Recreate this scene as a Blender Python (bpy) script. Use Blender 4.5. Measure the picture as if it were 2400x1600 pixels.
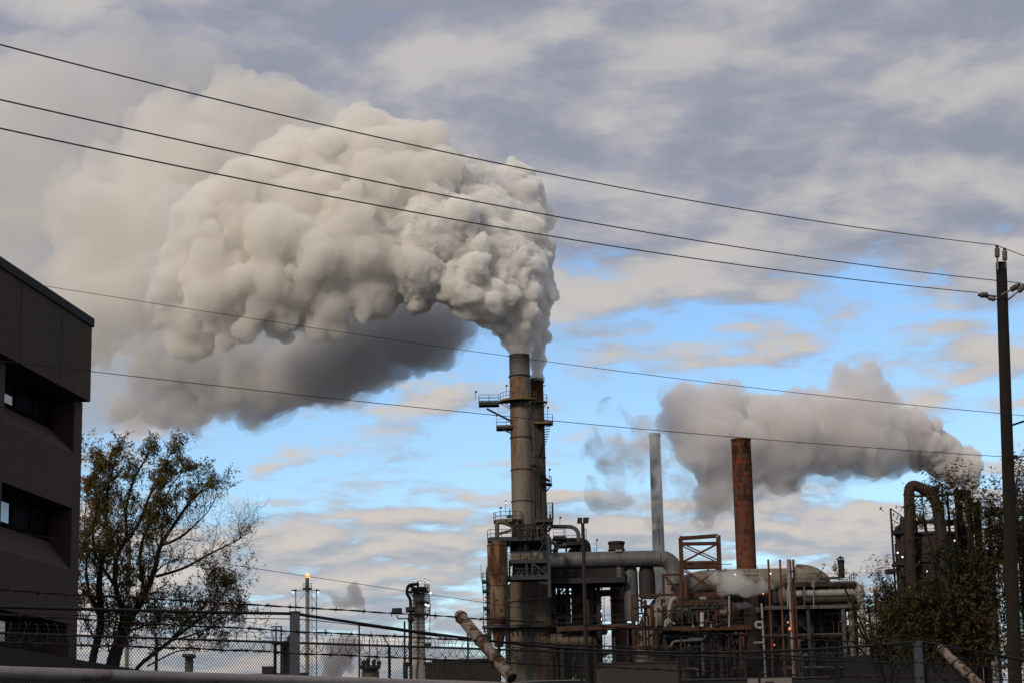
import bpy, bmesh, math, random
import numpy as np
from mathutils import Vector, Matrix, noise as mnoise

for _o in list(bpy.data.objects):
    bpy.data.objects.remove(_o)
SC = bpy.context.scene
COL = SC.collection
R = math.radians

# ------------------------------------------------------------------ camera
F_PX = 4796.0                      # focal length in photo pixels (2400 wide)
PITCH, ROLL = R(12.18), -0.021
CAM = Vector((0, 0, 1.6))
_f = Vector((0, math.cos(PITCH), math.sin(PITCH)))
_r0 = Vector((1, 0, 0)); _u0 = Vector((0, -math.sin(PITCH), math.cos(PITCH)))
_r = _r0 * math.cos(ROLL) + _u0 * math.sin(ROLL)
_u = -_r0 * math.sin(ROLL) + _u0 * math.cos(ROLL)
cd = bpy.data.cameras.new('camera'); cam = bpy.data.objects.new('camera', cd); COL.objects.link(cam)
cd.sensor_width = 36.0; cd.lens = F_PX / 2400 * 36.0; cd.clip_start = 0.1; cd.clip_end = 20000
M = Matrix.Identity(4)
for i in range(3):
    M[i][0], M[i][1], M[i][2], M[i][3] = _r[i], _u[i], -_f[i], CAM[i]
cam.matrix_world = M
SC.camera = cam

def at(px, py, Y):
    """world point at depth Y (metres ahead) seen at photo pixel px, py"""
    d = _f + _r * ((px - 1200) / F_PX) + _u * ((800 - py) / F_PX)
    return CAM + d * (Y / d.y)
def m2(px, Y):                      # pixels -> metres at depth Y
    return px * Y / F_PX / math.cos(PITCH)

# ------------------------------------------------------------------ sky
SUN_EL, SUN_AZ = R(30), R(-147)     # azimuth from +Y towards +X
SUN_DIR = Vector((math.sin(SUN_AZ) * math.cos(SUN_EL), math.cos(SUN_AZ) * math.cos(SUN_EL), math.sin(SUN_EL)))

class NT:
    def __init__(s, tree): s.t = tree; tree.nodes.clear()
    def n(s, typ, **kw):
        nd = s.t.nodes.new(typ)
        for k, v in kw.items(): setattr(nd, k, v)
        return nd
    def l(s, a, b): s.t.links.new(a, b)
    def math(s, op, a, b=None, c=None, clamp=False):
        nd = s.n('ShaderNodeMath', operation=op, use_clamp=clamp)
        for i, v in enumerate((a, b, c)):
            if v is None: continue
            if isinstance(v, (int, float)): nd.inputs[i].default_value = v
            else: s.l(v, nd.inputs[i])
        return nd.outputs[0]
    def vec(s, op, a, b=None, scale=None):
        nd = s.n('ShaderNodeVectorMath', operation=op)
        for i, v in enumerate((a, b)):
            if v is None: continue
            if isinstance(v, (tuple, list)): nd.inputs[i].default_value = v
            else: s.l(v, nd.inputs[i])
        if scale is not None:
            if isinstance(scale, (int, float)): nd.inputs['Scale'].default_value = scale
            else: s.l(scale, nd.inputs['Scale'])
        return nd.outputs['Value'] if op in ('LENGTH', 'DOT_PRODUCT') else nd.outputs[0]
    def noise(s, vec, scale, detail=4, rough=0.5, dist=0.0, ntype='FBM'):
        nd = s.n('ShaderNodeTexNoise', noise_dimensions='3D')
        nd.noise_type = ntype
        if vec is not None: s.l(vec, nd.inputs['Vector'])
        nd.inputs['Scale'].default_value = scale; nd.inputs['Detail'].default_value = detail
        nd.inputs['Roughness'].default_value = rough; nd.inputs['Distortion'].default_value = dist
        return nd.outputs[0]
    def ramp(s, fac, pts, interp='LINEAR'):
        nd = s.n('ShaderNodeValToRGB'); cr = nd.color_ramp; cr.interpolation = interp
        while len(cr.elements) < len(pts): cr.elements.new(0.5)
        for e, (p, c) in zip(cr.elements, pts):
            e.position = p; e.color = (c, c, c, 1) if isinstance(c, (int, float)) else (*c[:3], 1)
        s.l(fac, nd.inputs[0]); return nd.outputs[0]
    def mix(s, fac, a, b, mode='MIX'):
        nd = s.n('ShaderNodeMix', data_type='RGBA', blend_type=mode)
        for key, v in ((0, fac), (6, a), (7, b)):
            if isinstance(v, (int, float)): nd.inputs[key].default_value = v
            elif isinstance(v, (tuple, list)): nd.inputs[key].default_value = (*v[:3], 1)
            else: s.l(v, nd.inputs[key])
        return nd.outputs[2]
    def maprange(s, v, a, b, c=0.0, d=1.0, smooth=True):
        nd = s.n('ShaderNodeMapRange', interpolation_type='SMOOTHSTEP' if smooth else 'LINEAR')
        s.l(v, nd.inputs[0])
        for i, x in enumerate((a, b, c, d)): nd.inputs[1 + i].default_value = x
        return nd.outputs[0]

W = bpy.data.worlds.new('World'); SC.world = W; W.use_nodes = True
w = NT(W.node_tree)
SKY_STRENGTH = 0.15
SKY_SEED = (3.7, 1.2, 0.0)
sky = w.n('ShaderNodeTexSky', sky_type='NISHITA'); sky.sun_disc = False
sky.sun_elevation = SUN_EL; sky.sun_rotation = SUN_AZ; sky.air_density = 1.15; sky.dust_density = 0.1; sky.ozone_density = 4.5
tc = w.n('ShaderNodeTexCoord')
sep = w.n('ShaderNodeSeparateXYZ'); w.l(tc.outputs['Generated'], sep.inputs[0])
zz = w.math('MAXIMUM', w.math('ADD', sep.outputs[2], 0.15), 0.05)
inv = w.math('DIVIDE', 1.0, zz)
deck = w.vec('SCALE', tc.outputs['Generated'], scale=inv)          # point on a (slightly domed) cloud deck
deck = w.vec('MULTIPLY', deck, (1, 1, 0))
rad = w.vec('LENGTH', deck)
warp = w.n('ShaderNodeTexNoise'); w.l(deck, warp.inputs['Vector']); warp.inputs['Scale'].default_value = 4.0; warp.inputs['Detail'].default_value = 6; warp.inputs['Roughness'].default_value = 0.6
dw = w.vec('ADD', deck, w.vec('SCALE', w.vec('SUBTRACT', warp.outputs['Color'], (0.5, 0.5, 0.5)), scale=0.11))
dw = w.vec('ADD', dw, SKY_SEED)
n1 = w.noise(dw, 5.2, 9, 0.54)
sund = w.vec('ADD', dw, (SUN_DIR.x * 0.05, SUN_DIR.y * 0.05 - 0.03, 0))
n2 = w.noise(sund, 5.2, 6, 0.5)
big = w.noise(w.vec('ADD', dw, (9.1, 4.4, 2.0)), 1.7, 3, 0.5)
# a closed deck overhead that breaks up farther out
rbrk = w.math('ADD', rad, w.math('MULTIPLY', w.math('SUBTRACT', big, 0.5), 0.9))
cover = w.ramp(w.math('DIVIDE', rbrk, 6.0), [(0.0, 0.50), (0.36, 0.44), (0.415, 0.22), (0.45, 0.05), (0.55, 0.03), (0.60, 0.15), (0.70, 0.25), (0.85, 0.36), (1.0, 0.42)])
cov = w.math('ADD', cover, w.math('MULTIPLY', w.math('SUBTRACT', big, 0.5), 0.45))
dens = w.math('ADD', n1, cov)
n3 = w.noise(w.vec('ADD', dw, (2.3, 7.7, 1.0)), 11.0, 7, 0.55)
dens = w.math('ADD', dens, w.math('MULTIPLY', w.math('SUBTRACT', n3, 0.5), 0.5))
alpha = w.maprange(dens, 0.49, 0.72)
relief = w.math('ADD', w.math('SUBTRACT', n1, n2), w.math('MULTIPLY', w.math('SUBTRACT', n3, 0.5), 0.34))
lum = w.math('ADD', w.math('MULTIPLY', relief, 2.1), w.math('ADD', w.math('MULTIPLY', w.math('SUBTRACT', n1, 0.5), 0.9), w.math('ADD', w.math('MULTIPLY', w.math('SUBTRACT', big, 0.5), 1.1), 0.46)))
lum = w.maprange(lum, 0.0, 1.0)
k = 1.0 / SKY_STRENGTH
near = w.ramp(lum, [(0.0, (0.285 * k, 0.305 * k, 0.385 * k)), (0.42, (0.375 * k, 0.385 * k, 0.44 * k)), (1.0, (0.535 * k, 0.52 * k, 0.51 * k))])
far = w.ramp(lum, [(0.0, (0.34 * k, 0.40 * k, 0.48 * k)), (0.45, (0.46 * k, 0.475 * k, 0.51 * k)), (1.0, (0.63 * k, 0.585 * k, 0.55 * k))])
ccol = w.mix(w.maprange(rad, 2.2, 3.2), near, far)
skyc = w.mix(1.0, sky.outputs[0], (0.90, 0.93, 0.97), 'MULTIPLY')
fin = w.mix(alpha, skyc, ccol)
bg = w.n('ShaderNodeBackground'); bg.inputs[1].default_value = SKY_STRENGTH
w.l(fin, bg.inputs[0])
wo = w.n('ShaderNodeOutputWorld'); w.l(bg.outputs[0], wo.inputs[0])

# ------------------------------------------------------------------ sun and exposure
sd = bpy.data.lights.new('sun', 'SUN'); sun = bpy.data.objects.new('sun', sd); COL.objects.link(sun)
sd.energy = 2.5; sd.angle = R(8); sd.color = (1.0, 0.86, 0.68)
sun.rotation_mode = 'QUATERNION'; sun.rotation_quaternion = SUN_DIR.to_track_quat('Z', 'Y')
SC.view_settings.view_transform = 'Standard'; SC.view_settings.look = 'None'
SC.view_settings.exposure = 0.0; SC.view_settings.gamma = 1.0; SC.view_settings.use_curve_mapping = False
SC.render.engine = 'CYCLES'
cy = SC.cycles
cy.max_bounces = 12; cy.volume_bounces = 9; cy.diffuse_bounces = 3; cy.glossy_bounces = 3; cy.transparent_max_bounces = 48; cy.transmission_bounces = 4
cy.use_denoising = True; cy.denoiser = 'OPENIMAGEDENOISE'; cy.denoising_prefilter = 'ACCURATE'
cy.use_adaptive_sampling = True; cy.adaptive_threshold = 0.02; cy.sample_clamp_indirect = 4.0
cy.caustics_reflective = False; cy.caustics_refractive = False
# ------------------------------------------------------------------ tags
def tag(o, label=None, cat=None, group=None, kind=None):
    if label: o['label'] = label
    if cat: o['category'] = cat
    if group: o['group'] = group
    if kind: o['kind'] = kind
    return o

# ------------------------------------------------------------------ materials
MATS = {}; ALB = 0.46         # darkens all base colours in place of shade over the plant
def mat(name, col, col2=None, nsc=0.6, rough=0.65, metal=0.0, rust=0.0, rustcol=(0.13, 0.045, 0.02), rsc=0.5, stretch=(1, 1, 0.25), bump=0.0, bsc=8.0, spec=0.3):
    if name in MATS: return MATS[name]
    col = tuple(c*ALB for c in col); col2 = tuple(c*ALB for c in col2) if col2 else None; rustcol = tuple(c*ALB for c in rustcol)
    m = bpy.data.materials.new(name); m.use_nodes = True; t = NT(m.node_tree)
    b = t.n('ShaderNodeBsdfPrincipled'); o = t.n('ShaderNodeOutputMaterial'); t.l(b.outputs[0], o.inputs[0])
    tc = t.n('ShaderNodeTexCoord').outputs['Object']
    st = t.vec('MULTIPLY', tc, stretch)
    c2 = col2 or tuple(c * 0.7 for c in col)
    cc = t.mix(t.maprange(t.noise(st, nsc, 6, 0.6), 0.35, 0.68), col, c2)
    cc = t.mix(t.math('MULTIPLY', t.maprange(t.noise(tc, nsc * 9, 4, 0.6), 0.4, 0.75), 0.35), cc, tuple(c * 0.55 for c in c2))
    if rust:
        n = t.noise(st, rsc, 7, 0.65, 0.4)
        f = t.maprange(n, 0.66 - rust * 0.35, 0.80 - rust * 0.35)
        n2 = t.noise(tc, rsc * 5, 5, 0.65)
        rc = t.mix(t.maprange(n2, 0.3, 0.7), rustcol, tuple(c * 0.35 for c in rustcol))
        cc = t.mix(f, cc, rc)
    t.l(cc, b.inputs['Base Color'])
    b.inputs['Roughness'].default_value = rough; b.inputs['Metallic'].default_value = metal
    b.inputs['Specular IOR Level'].default_value = spec
    if bump:
        bp = t.n('ShaderNodeBump'); bp.inputs['Strength'].default_value = bump; bp.inputs['Distance'].default_value = 0.05
        t.l(t.noise(tc, bsc, 5, 0.6), bp.inputs['Height']); t.l(bp.outputs[0], b.inputs['Normal'])
    MATS[name] = m; return m
def emis(name, col, strength):
    m = bpy.data.materials.new(name); m.use_nodes = True; t = NT(m.node_tree)
    e = t.n('ShaderNodeEmission'); e.inputs[0].default_value = (*col, 1); e.inputs[1].default_value = strength
    o = t.n('ShaderNodeOutputMaterial'); t.l(e.outputs[0], o.inputs[0]); return m

TAN = mat('tan_steel', (0.36, 0.31, 0.26), (0.28, 0.24, 0.20), 0.35, rust=0.6, rustcol=(0.36, 0.19, 0.09), rsc=0.3, stretch=(1, 1, 0.12))
TAN2 = mat('tan_vessel', (0.21, 0.165, 0.115), (0.14, 0.11, 0.075), 0.4, rust=0.35, rustcol=(0.20, 0.075, 0.03), rsc=0.35, stretch=(1, 1, 0.15))
SOOT = mat('sooty_band', (0.19, 0.18, 0.17), (0.14, 0.135, 0.13), 0.5)
RUSTY = mat('rust_heavy', (0.17, 0.065, 0.03), (0.09, 0.035, 0.02), 0.7, rough=0.85, rust=0.3, rustcol=(0.07, 0.06, 0.055), rsc=0.6)
RUSTV = mat('rust_vessel', (0.33, 0.24, 0.15), (0.30, 0.16, 0.07), 0.5, rust=0.58, rustcol=(0.13, 0.042, 0.018), rsc=0.5, stretch=(1, 1, 0.3), rough=0.8)
RUSTS = mat('rust_stack', (0.27, 0.085, 0.038), (0.16, 0.085, 0.06), 0.9, rough=0.85, rust=0.5, rustcol=(0.16, 0.045, 0.022), rsc=1.1, stretch=(1, 1, 0.45))
RUSTB = mat('rust_beam', (0.15, 0.055, 0.028), (0.07, 0.03, 0.02), 1.2, rough=0.85)
BROWN = mat('brown_column', (0.13, 0.065, 0.045), (0.09, 0.045, 0.035), 0.5, rough=0.8, rust=0.3)
DARK = mat('dark_steel', (0.035, 0.034, 0.035), (0.022, 0.02, 0.02), 0.8, rough=0.7)
DKRUST = mat('dark_rust', (0.07, 0.036, 0.026), (0.035, 0.022, 0.018), 0.8, rough=0.8, rust=0.3, rustcol=(0.10, 0.035, 0.02))
BLUE = mat('blue_grey_steel', (0.06, 0.07, 0.085), (0.04, 0.047, 0.058), 0.8, rough=0.6)
YEL = mat('yellow_paint', (0.34, 0.21, 0.03), (0.22, 0.13, 0.03), 1.0, rough=0.6)
GALV = mat('corrugated_cladding', (0.25, 0.245, 0.25), (0.16, 0.155, 0.155), 0.6, rough=0.55, metal=0.2, stretch=(1, 1, 1))
GREY = mat('grey_steel', (0.16, 0.155, 0.155), (0.10, 0.098, 0.10), 0.6, rough=0.6, rust=0.1)
GSTACK = mat('grey_stack', (0.95, 0.94, 0.93), (0.75, 0.74, 0.74), 0.6, rust=0.25, rustcol=(0.13, 0.13, 0.13), rsc=0.5)
INSUL = mat('insulated_pipe', (0.50, 0.46, 0.42), (0.38, 0.34, 0.30), 0.8, rough=0.55, rust=0.1)
TANDUCT = mat('tan_duct', (0.34, 0.29, 0.235), (0.24, 0.20, 0.16), 0.4, rust=0.15, rsc=0.4, rustcol=(0.14, 0.07, 0.04))
WHITE = mat('white_tank', (0.62, 0.60, 0.60), (0.5, 0.49, 0.49), 0.3)
OLIVE = mat('drum_shell', (0.10, 0.10, 0.08), (0.07, 0.05, 0.035), 1.0, rust=0.55, rustcol=(0.13, 0.05, 0.025), rsc=0.9)
BLACK = mat('black_steel', (0.018, 0.018, 0.018), (0.012, 0.012, 0.012), 1.0)
LAMPW = emis('lamp_white', (1.0, 0.93, 0.82), 2.0)
LAMPO = emis('lamp_orange', (1.0, 0.25, 0.06), 1.3)
FLAME = emis('flame', (1.0, 0.40, 0.12), 2.2)

# ------------------------------------------------------------------ mesh builder
BASE = {}
class MB:
    def __init__(s): s.v = []; s.f = []; s.sm = []
    def add(s, vs, fs, smooth=False):
        n = len(s.v); s.v += [tuple(p) for p in vs]
        s.f += [tuple(i + n for i in f) for f in fs]; s.sm += [smooth] * len(fs); return s
    def hexa(s, p):                     # 8 corners, bottom 4 then top 4
        return s.add(p, [(3, 2, 1, 0), (4, 5, 6, 7), (0, 1, 5, 4), (1, 2, 6, 5), (2, 3, 7, 6), (3, 0, 4, 7)])
    def box(s, x0, x1, y0, y1, z0, z1):
        return s.hexa([(x0, y0, z0), (x1, y0, z0), (x1, y1, z0), (x0, y1, z0), (x0, y0, z1), (x1, y0, z1), (x1, y1, z1), (x0, y1, z1)])
    def bar(s, a, b, w, h=None):
        a, b = Vector(a), Vector(b); d = b - a
        if d.length < 1e-6: return s
        d.normalize(); up = Vector((0, 0, 1)) if abs(d.z) < 0.95 else Vector((0, 1, 0))
        r = d.cross(up).normalized() * (w / 2); u = r.cross(d).normalized() * ((h or w) / 2)
        return s.hexa([a - r - u, a + r - u, a + r + u, a - r + u, b - r - u, b + r - u, b + r + u, b - r + u])
    def tube(s, pts, r, seg=8, cap=True, smooth=True):
        pts = [Vector(p) for p in pts]; n = len(pts)
        rs = [r] * n if isinstance(r, (int, float)) else list(r)
        vs = []; ref = None
        for i, p in enumerate(pts):
            d = (pts[min(i + 1, n - 1)] - pts[max(i - 1, 0)]).normalized()
            if ref is None: ref = d.orthogonal().normalized()
            else:
                ref = ref - d * ref.dot(d)
                ref = ref.normalized() if ref.length > 1e-6 else d.orthogonal().normalized()
            w = d.cross(ref)
            vs += [p + (ref * math.cos(a) + w * math.sin(a)) * rs[i] for a in (2 * math.pi * k / seg for k in range(seg))]
        fs = [(i*seg + k, i*seg + (k+1) % seg, (i+1)*seg + (k+1) % seg, (i+1)*seg + k) for i in range(n-1) for k in range(seg)]
        s.add(vs, fs, smooth)
        if cap:
            s.add(vs[:seg], [tuple(range(seg))[::-1]]); s.add(vs[-seg:], [tuple(range(seg))])
        return s
    def lathe(s, prof, c, seg=32, smooth=True, a0=0.0, a1=2*math.pi, axis=None):
        """profile [(r, z)...] around vertical axis at c (or axis=(dir) horizontal)"""
        full = abs(a1 - a0 - 2*math.pi) < 1e-6; m = seg if full else seg + 1
        vs = []
        for r, z in prof:
            for k in range(m):
                a = a0 + (a1 - a0) * k / seg
                if axis is None: vs.append((c[0] + r*math.cos(a), c[1] + r*math.sin(a), c[2] + z))
                else:
                    e = Vector(axis).normalized(); p = Vector((-e.y, e.x, 0)); q = e.cross(p)
                    vs.append(Vector(c) + e*z + p*(r*math.cos(a)) + q*(r*math.sin(a)))
        fs = []
        for i in range(len(prof) - 1):
            for k in range(seg):
                k2 = (k + 1) % m
                f = (i*m + k, i*m + k2, (i+1)*m + k2, (i+1)*m + k)
                fs.append(f)
        return s.add(vs, fs, smooth)
    def ball(s, c, r, seg=10, rings=6, sz=1.0):
        return s.lathe([(r*math.sin(math.pi*i/rings) + 1e-4, -r*sz*math.cos(math.pi*i/rings)) for i in range(rings+1)], c, seg)
    def build(s, name, material, parent=None, base=None):
        me = bpy.data.meshes.new(name)
        root = parent
        while root is not None and root.parent is not None: root = root.parent
        b = BASE[root.name] if root is not None else Vector(base if base is not None else (0, 0, 0))
        me.from_pydata([(p[0]-b.x, p[1]-b.y, p[2]-b.z) for p in s.v], [], s.f)
        me.polygons.foreach_set('use_smooth', s.sm)
        me.materials.append(material); me.update()
        o = bpy.data.objects.new(name, me); COL.objects.link(o)
        if parent is not None: o.parent = parent
        else: o.location = b; BASE[o.name] = b
        return o

def thing(name, label, cat, base, group=None):
    o = bpy.data.objects.new(name, None); COL.objects.link(o); o.location = base; o.empty_display_size = 0.5
    BASE[o.name] = Vector(base); return tag(o, label, cat, group, 'thing')

def arc(c, r, a0, a1, n, z=0.0):
    return [Vector((c[0] + r*math.cos(a), c[1] + r*math.sin(a), c[2] + z)) for a in np.linspace(a0, a1, n)]
def bend(pts, rad, n=6):
    """polyline with rounded corners"""
    pts = [Vector(p) for p in pts]; out = [pts[0]]
    for a, b, c in zip(pts, pts[1:], pts[2:]):
        u = (a - b); v = (c - b); k = min(rad, u.length*0.49, v.length*0.49)
        p, q = b + u.normalized()*k, b + v.normalized()*k
        for t in np.linspace(0, 1, n): out.append((p*(1-t) + b*t)*(1-t) + (b*(1-t) + q*t)*t)
    out.append(pts[-1]); return out
def rail(mb, pts, h=1.1, step=1.5, t=0.055, toe=True):
    pts = [Vector(p) for p in pts]
    for a, b in zip(pts, pts[1:]):
        for k in (1.0, 0.52): mb.bar(a + Vector((0, 0, h*k)), b + Vector((0, 0, h*k)), t)
        if toe: mb.bar(a + Vector((0, 0, 0.09)), b + Vector((0, 0, 0.09)), 0.03, 0.14)
    L = 0.0; nxt = 0.0
    for a, b in zip(pts, pts[1:]):
        d = (b - a).length
        while nxt <= L + d + 1e-6:
            p = a.lerp(b, (nxt - L) / max(d, 1e-6)); mb.bar(p, p + Vector((0, 0, h)), t); nxt += step
        L += d
    mb.bar(pts[-1], pts[-1] + Vector((0, 0, h)), t)
    return mb
def sector(mb, c, r0, r1, a0, a1, z0, z1, n=20):
    A = np.linspace(a0, a1, n)
    for i in range(n - 1):
        q = []
        for z in (z0, z1):
            for r, a in ((r0, A[i]), (r1, A[i]), (r1, A[i+1]), (r0, A[i+1])):
                q.append((c[0] + r*math.cos(a), c[1] + r*math.sin(a), c[2] + z))
        mb.hexa(q)
    return mb
def ring_platform(parent, c, r0, r1, a0, a1, z, mdeck, mrail, h=1.1, brackets=4, name='platform'):
    """round walkway: deck part with railing sub-part"""
    C = (c[0], c[1], z)
    d = sector(MB(), C, r0, r1, a0, a1, -0.14, 0.0)
    for a in np.linspace(a0 + 0.1, a1 - 0.1, brackets):
        ca, sa = math.cos(a), math.sin(a)
        d.bar((c[0] + r1*0.97*ca, c[1] + r1*0.97*sa, z - 0.1), (c[0] + r0*ca, c[1] + r0*sa, z - 1.0), 0.1)
    p = d.build(name, mdeck, parent)
    rail(MB(), arc(C, r1 - 0.06, a0, a1, 14), h, 1.3).build('railing', mrail, p)
    return p
def flat_platform(parent, x0, x1, y0, y1, z, mdeck, mrail, sides='flr', h=1.1, th=0.2, name='platform'):
    d = MB().box(x0, x1, y0, y1, z - 0.06, z)
    d.box(x0, x1, y0, y0 + 0.12, z - th, z - 0.062); d.box(x0, x1, y1 - 0.12, y1, z - th, z - 0.062)
    for x in np.linspace(x0 + 0.08, x1 - 0.08, max(2, int((x1 - x0) / 1.8) + 1)): d.box(x - 0.05, x + 0.05, y0 + 0.122, y1 - 0.122, z - th, z - 0.064)
    p = d.build(name, mdeck, parent)
    r = MB()
    if 'f' in sides: rail(r, [(x0 + .05, y0 + .05, z), (x1 - .05, y0 + .05, z)], h)
    if 'b' in sides: rail(r, [(x0 + .05, y1 - .05, z), (x1 - .05, y1 - .05, z)], h)
    if 'l' in sides: rail(r, [(x0 + .05, y0 + .05, z), (x0 + .05, y1 - .05, z)], h)
    if 'r' in sides: rail(r, [(x1 - .05, y0 + .05, z), (x1 - .05, y1 - .05, z)], h)
    if sides: r.build('railing', mrail, p)
    return p
def vspec(px, py0, py1, Y):
    c = at(px, (py0 + py1) / 2, Y); return c.x, c.y, at(px, py1, Y).z, at(px, py0, Y).z
def lamp(parent, px, py, pyb, Y, lit=False, s=1.0):
    """small lamp on a thin pole, px/py lamp head, pyb foot"""
    a, b = at(px, pyb, Y), at(px, py, Y); a.x = b.x
    p = MB().tube([a, b], 0.035 * s, 6)
    hd = p.build('lamp_pole', DARK, parent)
    h = MB().lathe([(0.02, 0.16*s), (0.1*s, 0.14*s), (0.2*s, 0.0), (0.17*s, -0.04*s)], (b.x + 0.1*s, b.y, b.z), 10); h.build('lamp_head', DARK, hd)
    MB().ball((b.x + 0.1*s, b.y - 0.02, b.z - 0.06*s), 0.13*s, 8, 5).build('bulb', LAMPW if lit else GREY, hd)
def ladder(mb, a, b, w=0.45, step=0.35, t=0.05, out=Vector((1, 0, 0))):
    a, b = Vector(a), Vector(b); o = out.normalized() * (w/2)
    mb.bar(a - o, b - o, t); mb.bar(a + o, b + o, t)
    n = int((b - a).length / step)
    for i in range(1, n): p = a.lerp(b, i / n); mb.bar(p - o, p + o, t * 0.7)
    return mb
# ------------------------------------------------------------------ ground
g = MB(); g.add([(-6000, -3000, 0), (6000, -3000, 0), (6000, 9000, 0), (-6000, 9000, 0)], [(0, 1, 2, 3)])
g = g.build('ground', mat('gravel_ground', (0.09, 0.085, 0.078), (0.06, 0.056, 0.05), 0.3, rough=0.95, stretch=(1, 1, 1), bump=0.4, bsc=3))
tag(g, kind='structure')

def ray(px, py):
    return _f + _r * ((px - 1200) / F_PX) + _u * ((800 - py) / F_PX)
def line_pts(keys, pA, pB, n=60, deg=3, x0=None, x1=None):
    """a hanging line: photo stations fitted by a smooth curve, put into the upright plane through ground points pA, pB"""
    K = np.array(keys, float); co = np.polyfit(K[:, 0], K[:, 1], min(deg, len(K) - 1))
    A, B = Vector(pA[:2]), Vector(pB[:2]); nrm = Vector((-(B - A).y, (B - A).x))
    out = []
    for px in np.linspace(K[0, 0] if x0 is None else x0, K[-1, 0] if x1 is None else x1, n):
        d = ray(px, float(np.polyval(co, px))); t = nrm.dot(A) / (nrm.x * d.x + nrm.y * d.y)
        out.append(CAM + d * t)
    return out
def gp(px, Y, py=1500): p = at(px, py, Y); return (p.x, p.y)

# ------------------------------------------------------------------ near fence: pipe rail, rusty arms, barbed wire
RAILW = mat('white_pipe_paint', (0.46, 0.42, 0.41), (0.36, 0.32, 0.31), 3.0, rough=0.5, rust=0.12, rsc=5, rustcol=(0.12, 0.06, 0.04), stretch=(1, 1, 1))
ARMM = mat('rusty_white_arm', (0.42, 0.36, 0.32), (0.30, 0.24, 0.2), 9.0, rough=0.8, rust=0.62, rsc=14, rustcol=(0.12, 0.042, 0.018), stretch=(1, 1, 1), bump=0.5, bsc=60)
BARB = mat('rusty_barbed_wire', (0.05, 0.022, 0.016), (0.03, 0.015, 0.012), 30, rough=0.9, stretch=(1, 1, 1))
nfA, nfB = gp(0, 8.6, 1574), gp(1190, 10.9, 1612)
_dir = (Vector(nfB) - Vector(nfA)).normalized(); _prp = Vector((-_dir.y, _dir.x))
fence1 = thing('barbed_wire_fence', 'near fence of a pale pipe rail with rusty slanted arms and barbed wire', 'fence', (*nfA, 0))
rp_ = line_pts([(0, 1574), (560, 1593), (853, 1602), (1160, 1614)], nfA, nfB, 12, 1, -260, 3000)
zr = sum(p.z for p in rp_[:4]) / 4
for p in rp_: p.z = zr
MB().tube(rp_, 0.0275, 20).build('top_rail', RAILW, fence1)
cpl = [rp_[0].lerp(rp_[-1], 1) for _ in ()]
q = line_pts([(0, 1574), (1160, 1614)], nfA, nfB, 2, 1, 853, 882)
for p in q: p.z = zr
MB().tube(q, 0.031, 20).build('rail_coupling', RAILW, fence1)
def arm(tip, foot, r):
    t, f = Vector(tip), Vector(foot); d = (f - t).normalized()
    m = MB(); m.tube([t - d*0.004, t, t + d*0.012, t + d*0.03, f], [r*0.35, r*0.75, r*0.98, r, r], 20, True)
    a = m.build('barb_arm', ARMM, fence1)
    MB().tube([f - d*0.001, f + d*0.003], [r*0.82, r*0.82], 20).build('bore_shade_disc', BLACK, a)  # black disc on the closed end stands in for shade inside the pipe
    return a
a1t, a1f = at(1074, 1437, 11.10), at(1200, 1588, 10.78)
a2t, a2f = at(2203, 1517, 14.9), at(2300, 1608, 14.5)
arm(a1t, a1f, 0.0315); arm(a2t, a2f, 0.0335)
def post_at(p, h):
    m = MB(); m.tube([(p[0], p[1], 0), (p[0], p[1], h)], 0.032, 16)
    m.build('fence_post', RAILW, fence1)
e1 = Vector((a1f.x, a1f.y)); e2 = Vector((a2f.x, a2f.y))
for e in (e1, e2, e1 * 2 - e2): post_at(e + _prp * -0.09, zr)
wA, wB = (a1t.x, a1t.y), (a2t.x, a2t.y)
def barbed(keys, fr, seed, x0, x1):
    A = a1t.lerp(a1f, fr); B = a2t.lerp(a2f, fr)
    P = line_pts(keys, (A.x, A.y), (B.x, B.y), 420, 3, x0, x1)
    rnd = random.Random(seed); m = MB()
    L = 0.0; ang = []
    for i, p in enumerate(P):
        if i: L += (p - P[i-1]).length
        ang.append(L)
    wob = [Vector((0, 0, mnoise.noise(Vector((s*3.0, seed, 0)))*0.006)) for s in ang]
    for ph in (0, math.pi):
        m.tube([p + w + (Vector((0, 0, 1))*math.cos(s/0.05*1.1 + ph) + Vector((_prp.x, _prp.y, 0))*math.sin(s/0.05*1.1 + ph))*0.0026 for p, s, w in zip(P, ang, wob)], 0.0026, 5)
    s_next = 0.05
    for p, s, w in zip(P, ang, wob):
        if s >= s_next:
            for k in range(2):
                a = rnd.uniform(0, math.pi); d = Vector((_dir.x*0.25, _dir.y*0.25, 0)) + Vector((0, 0, 1))*math.cos(a) + Vector((_prp.x, _prp.y, 0))*math.sin(a)*0.6 + Vector((_dir.x, _dir.y, 0))*rnd.uniform(-.5, .5)
                d.normalize(); m.tube([p + w - d*0.019, p + w + d*0.019], [0.0006, 0.0019][::1] if k else 0.0017, 5)
            m.tube([p + w - Vector((_dir.x, _dir.y, 0))*0.008, p + w + Vector((_dir.x, _dir.y, 0))*0.008], 0.0062, 6)
            s_next = s + rnd.uniform(0.11, 0.19)
    bw = m.build('barbed_wire', BARB, fence1)
    for ta, fa, ra in ((a1t, a1f, .0315), (a2t, a2f, .0335)):                 # wire ties round the arms
        c = ta.lerp(fa, fr); d = (fa - ta).normalized(); u = d.orthogonal().normalized(); v = d.cross(u)
        MB().tube([c + (u*math.cos(q_) + v*math.sin(q_))*(ra + .003) + d*.004*math.sin(q_*.5) for q_ in np.linspace(0, 4*math.pi, 40)], .0022, 5).build('wire_tie', BARB, bw)
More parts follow.
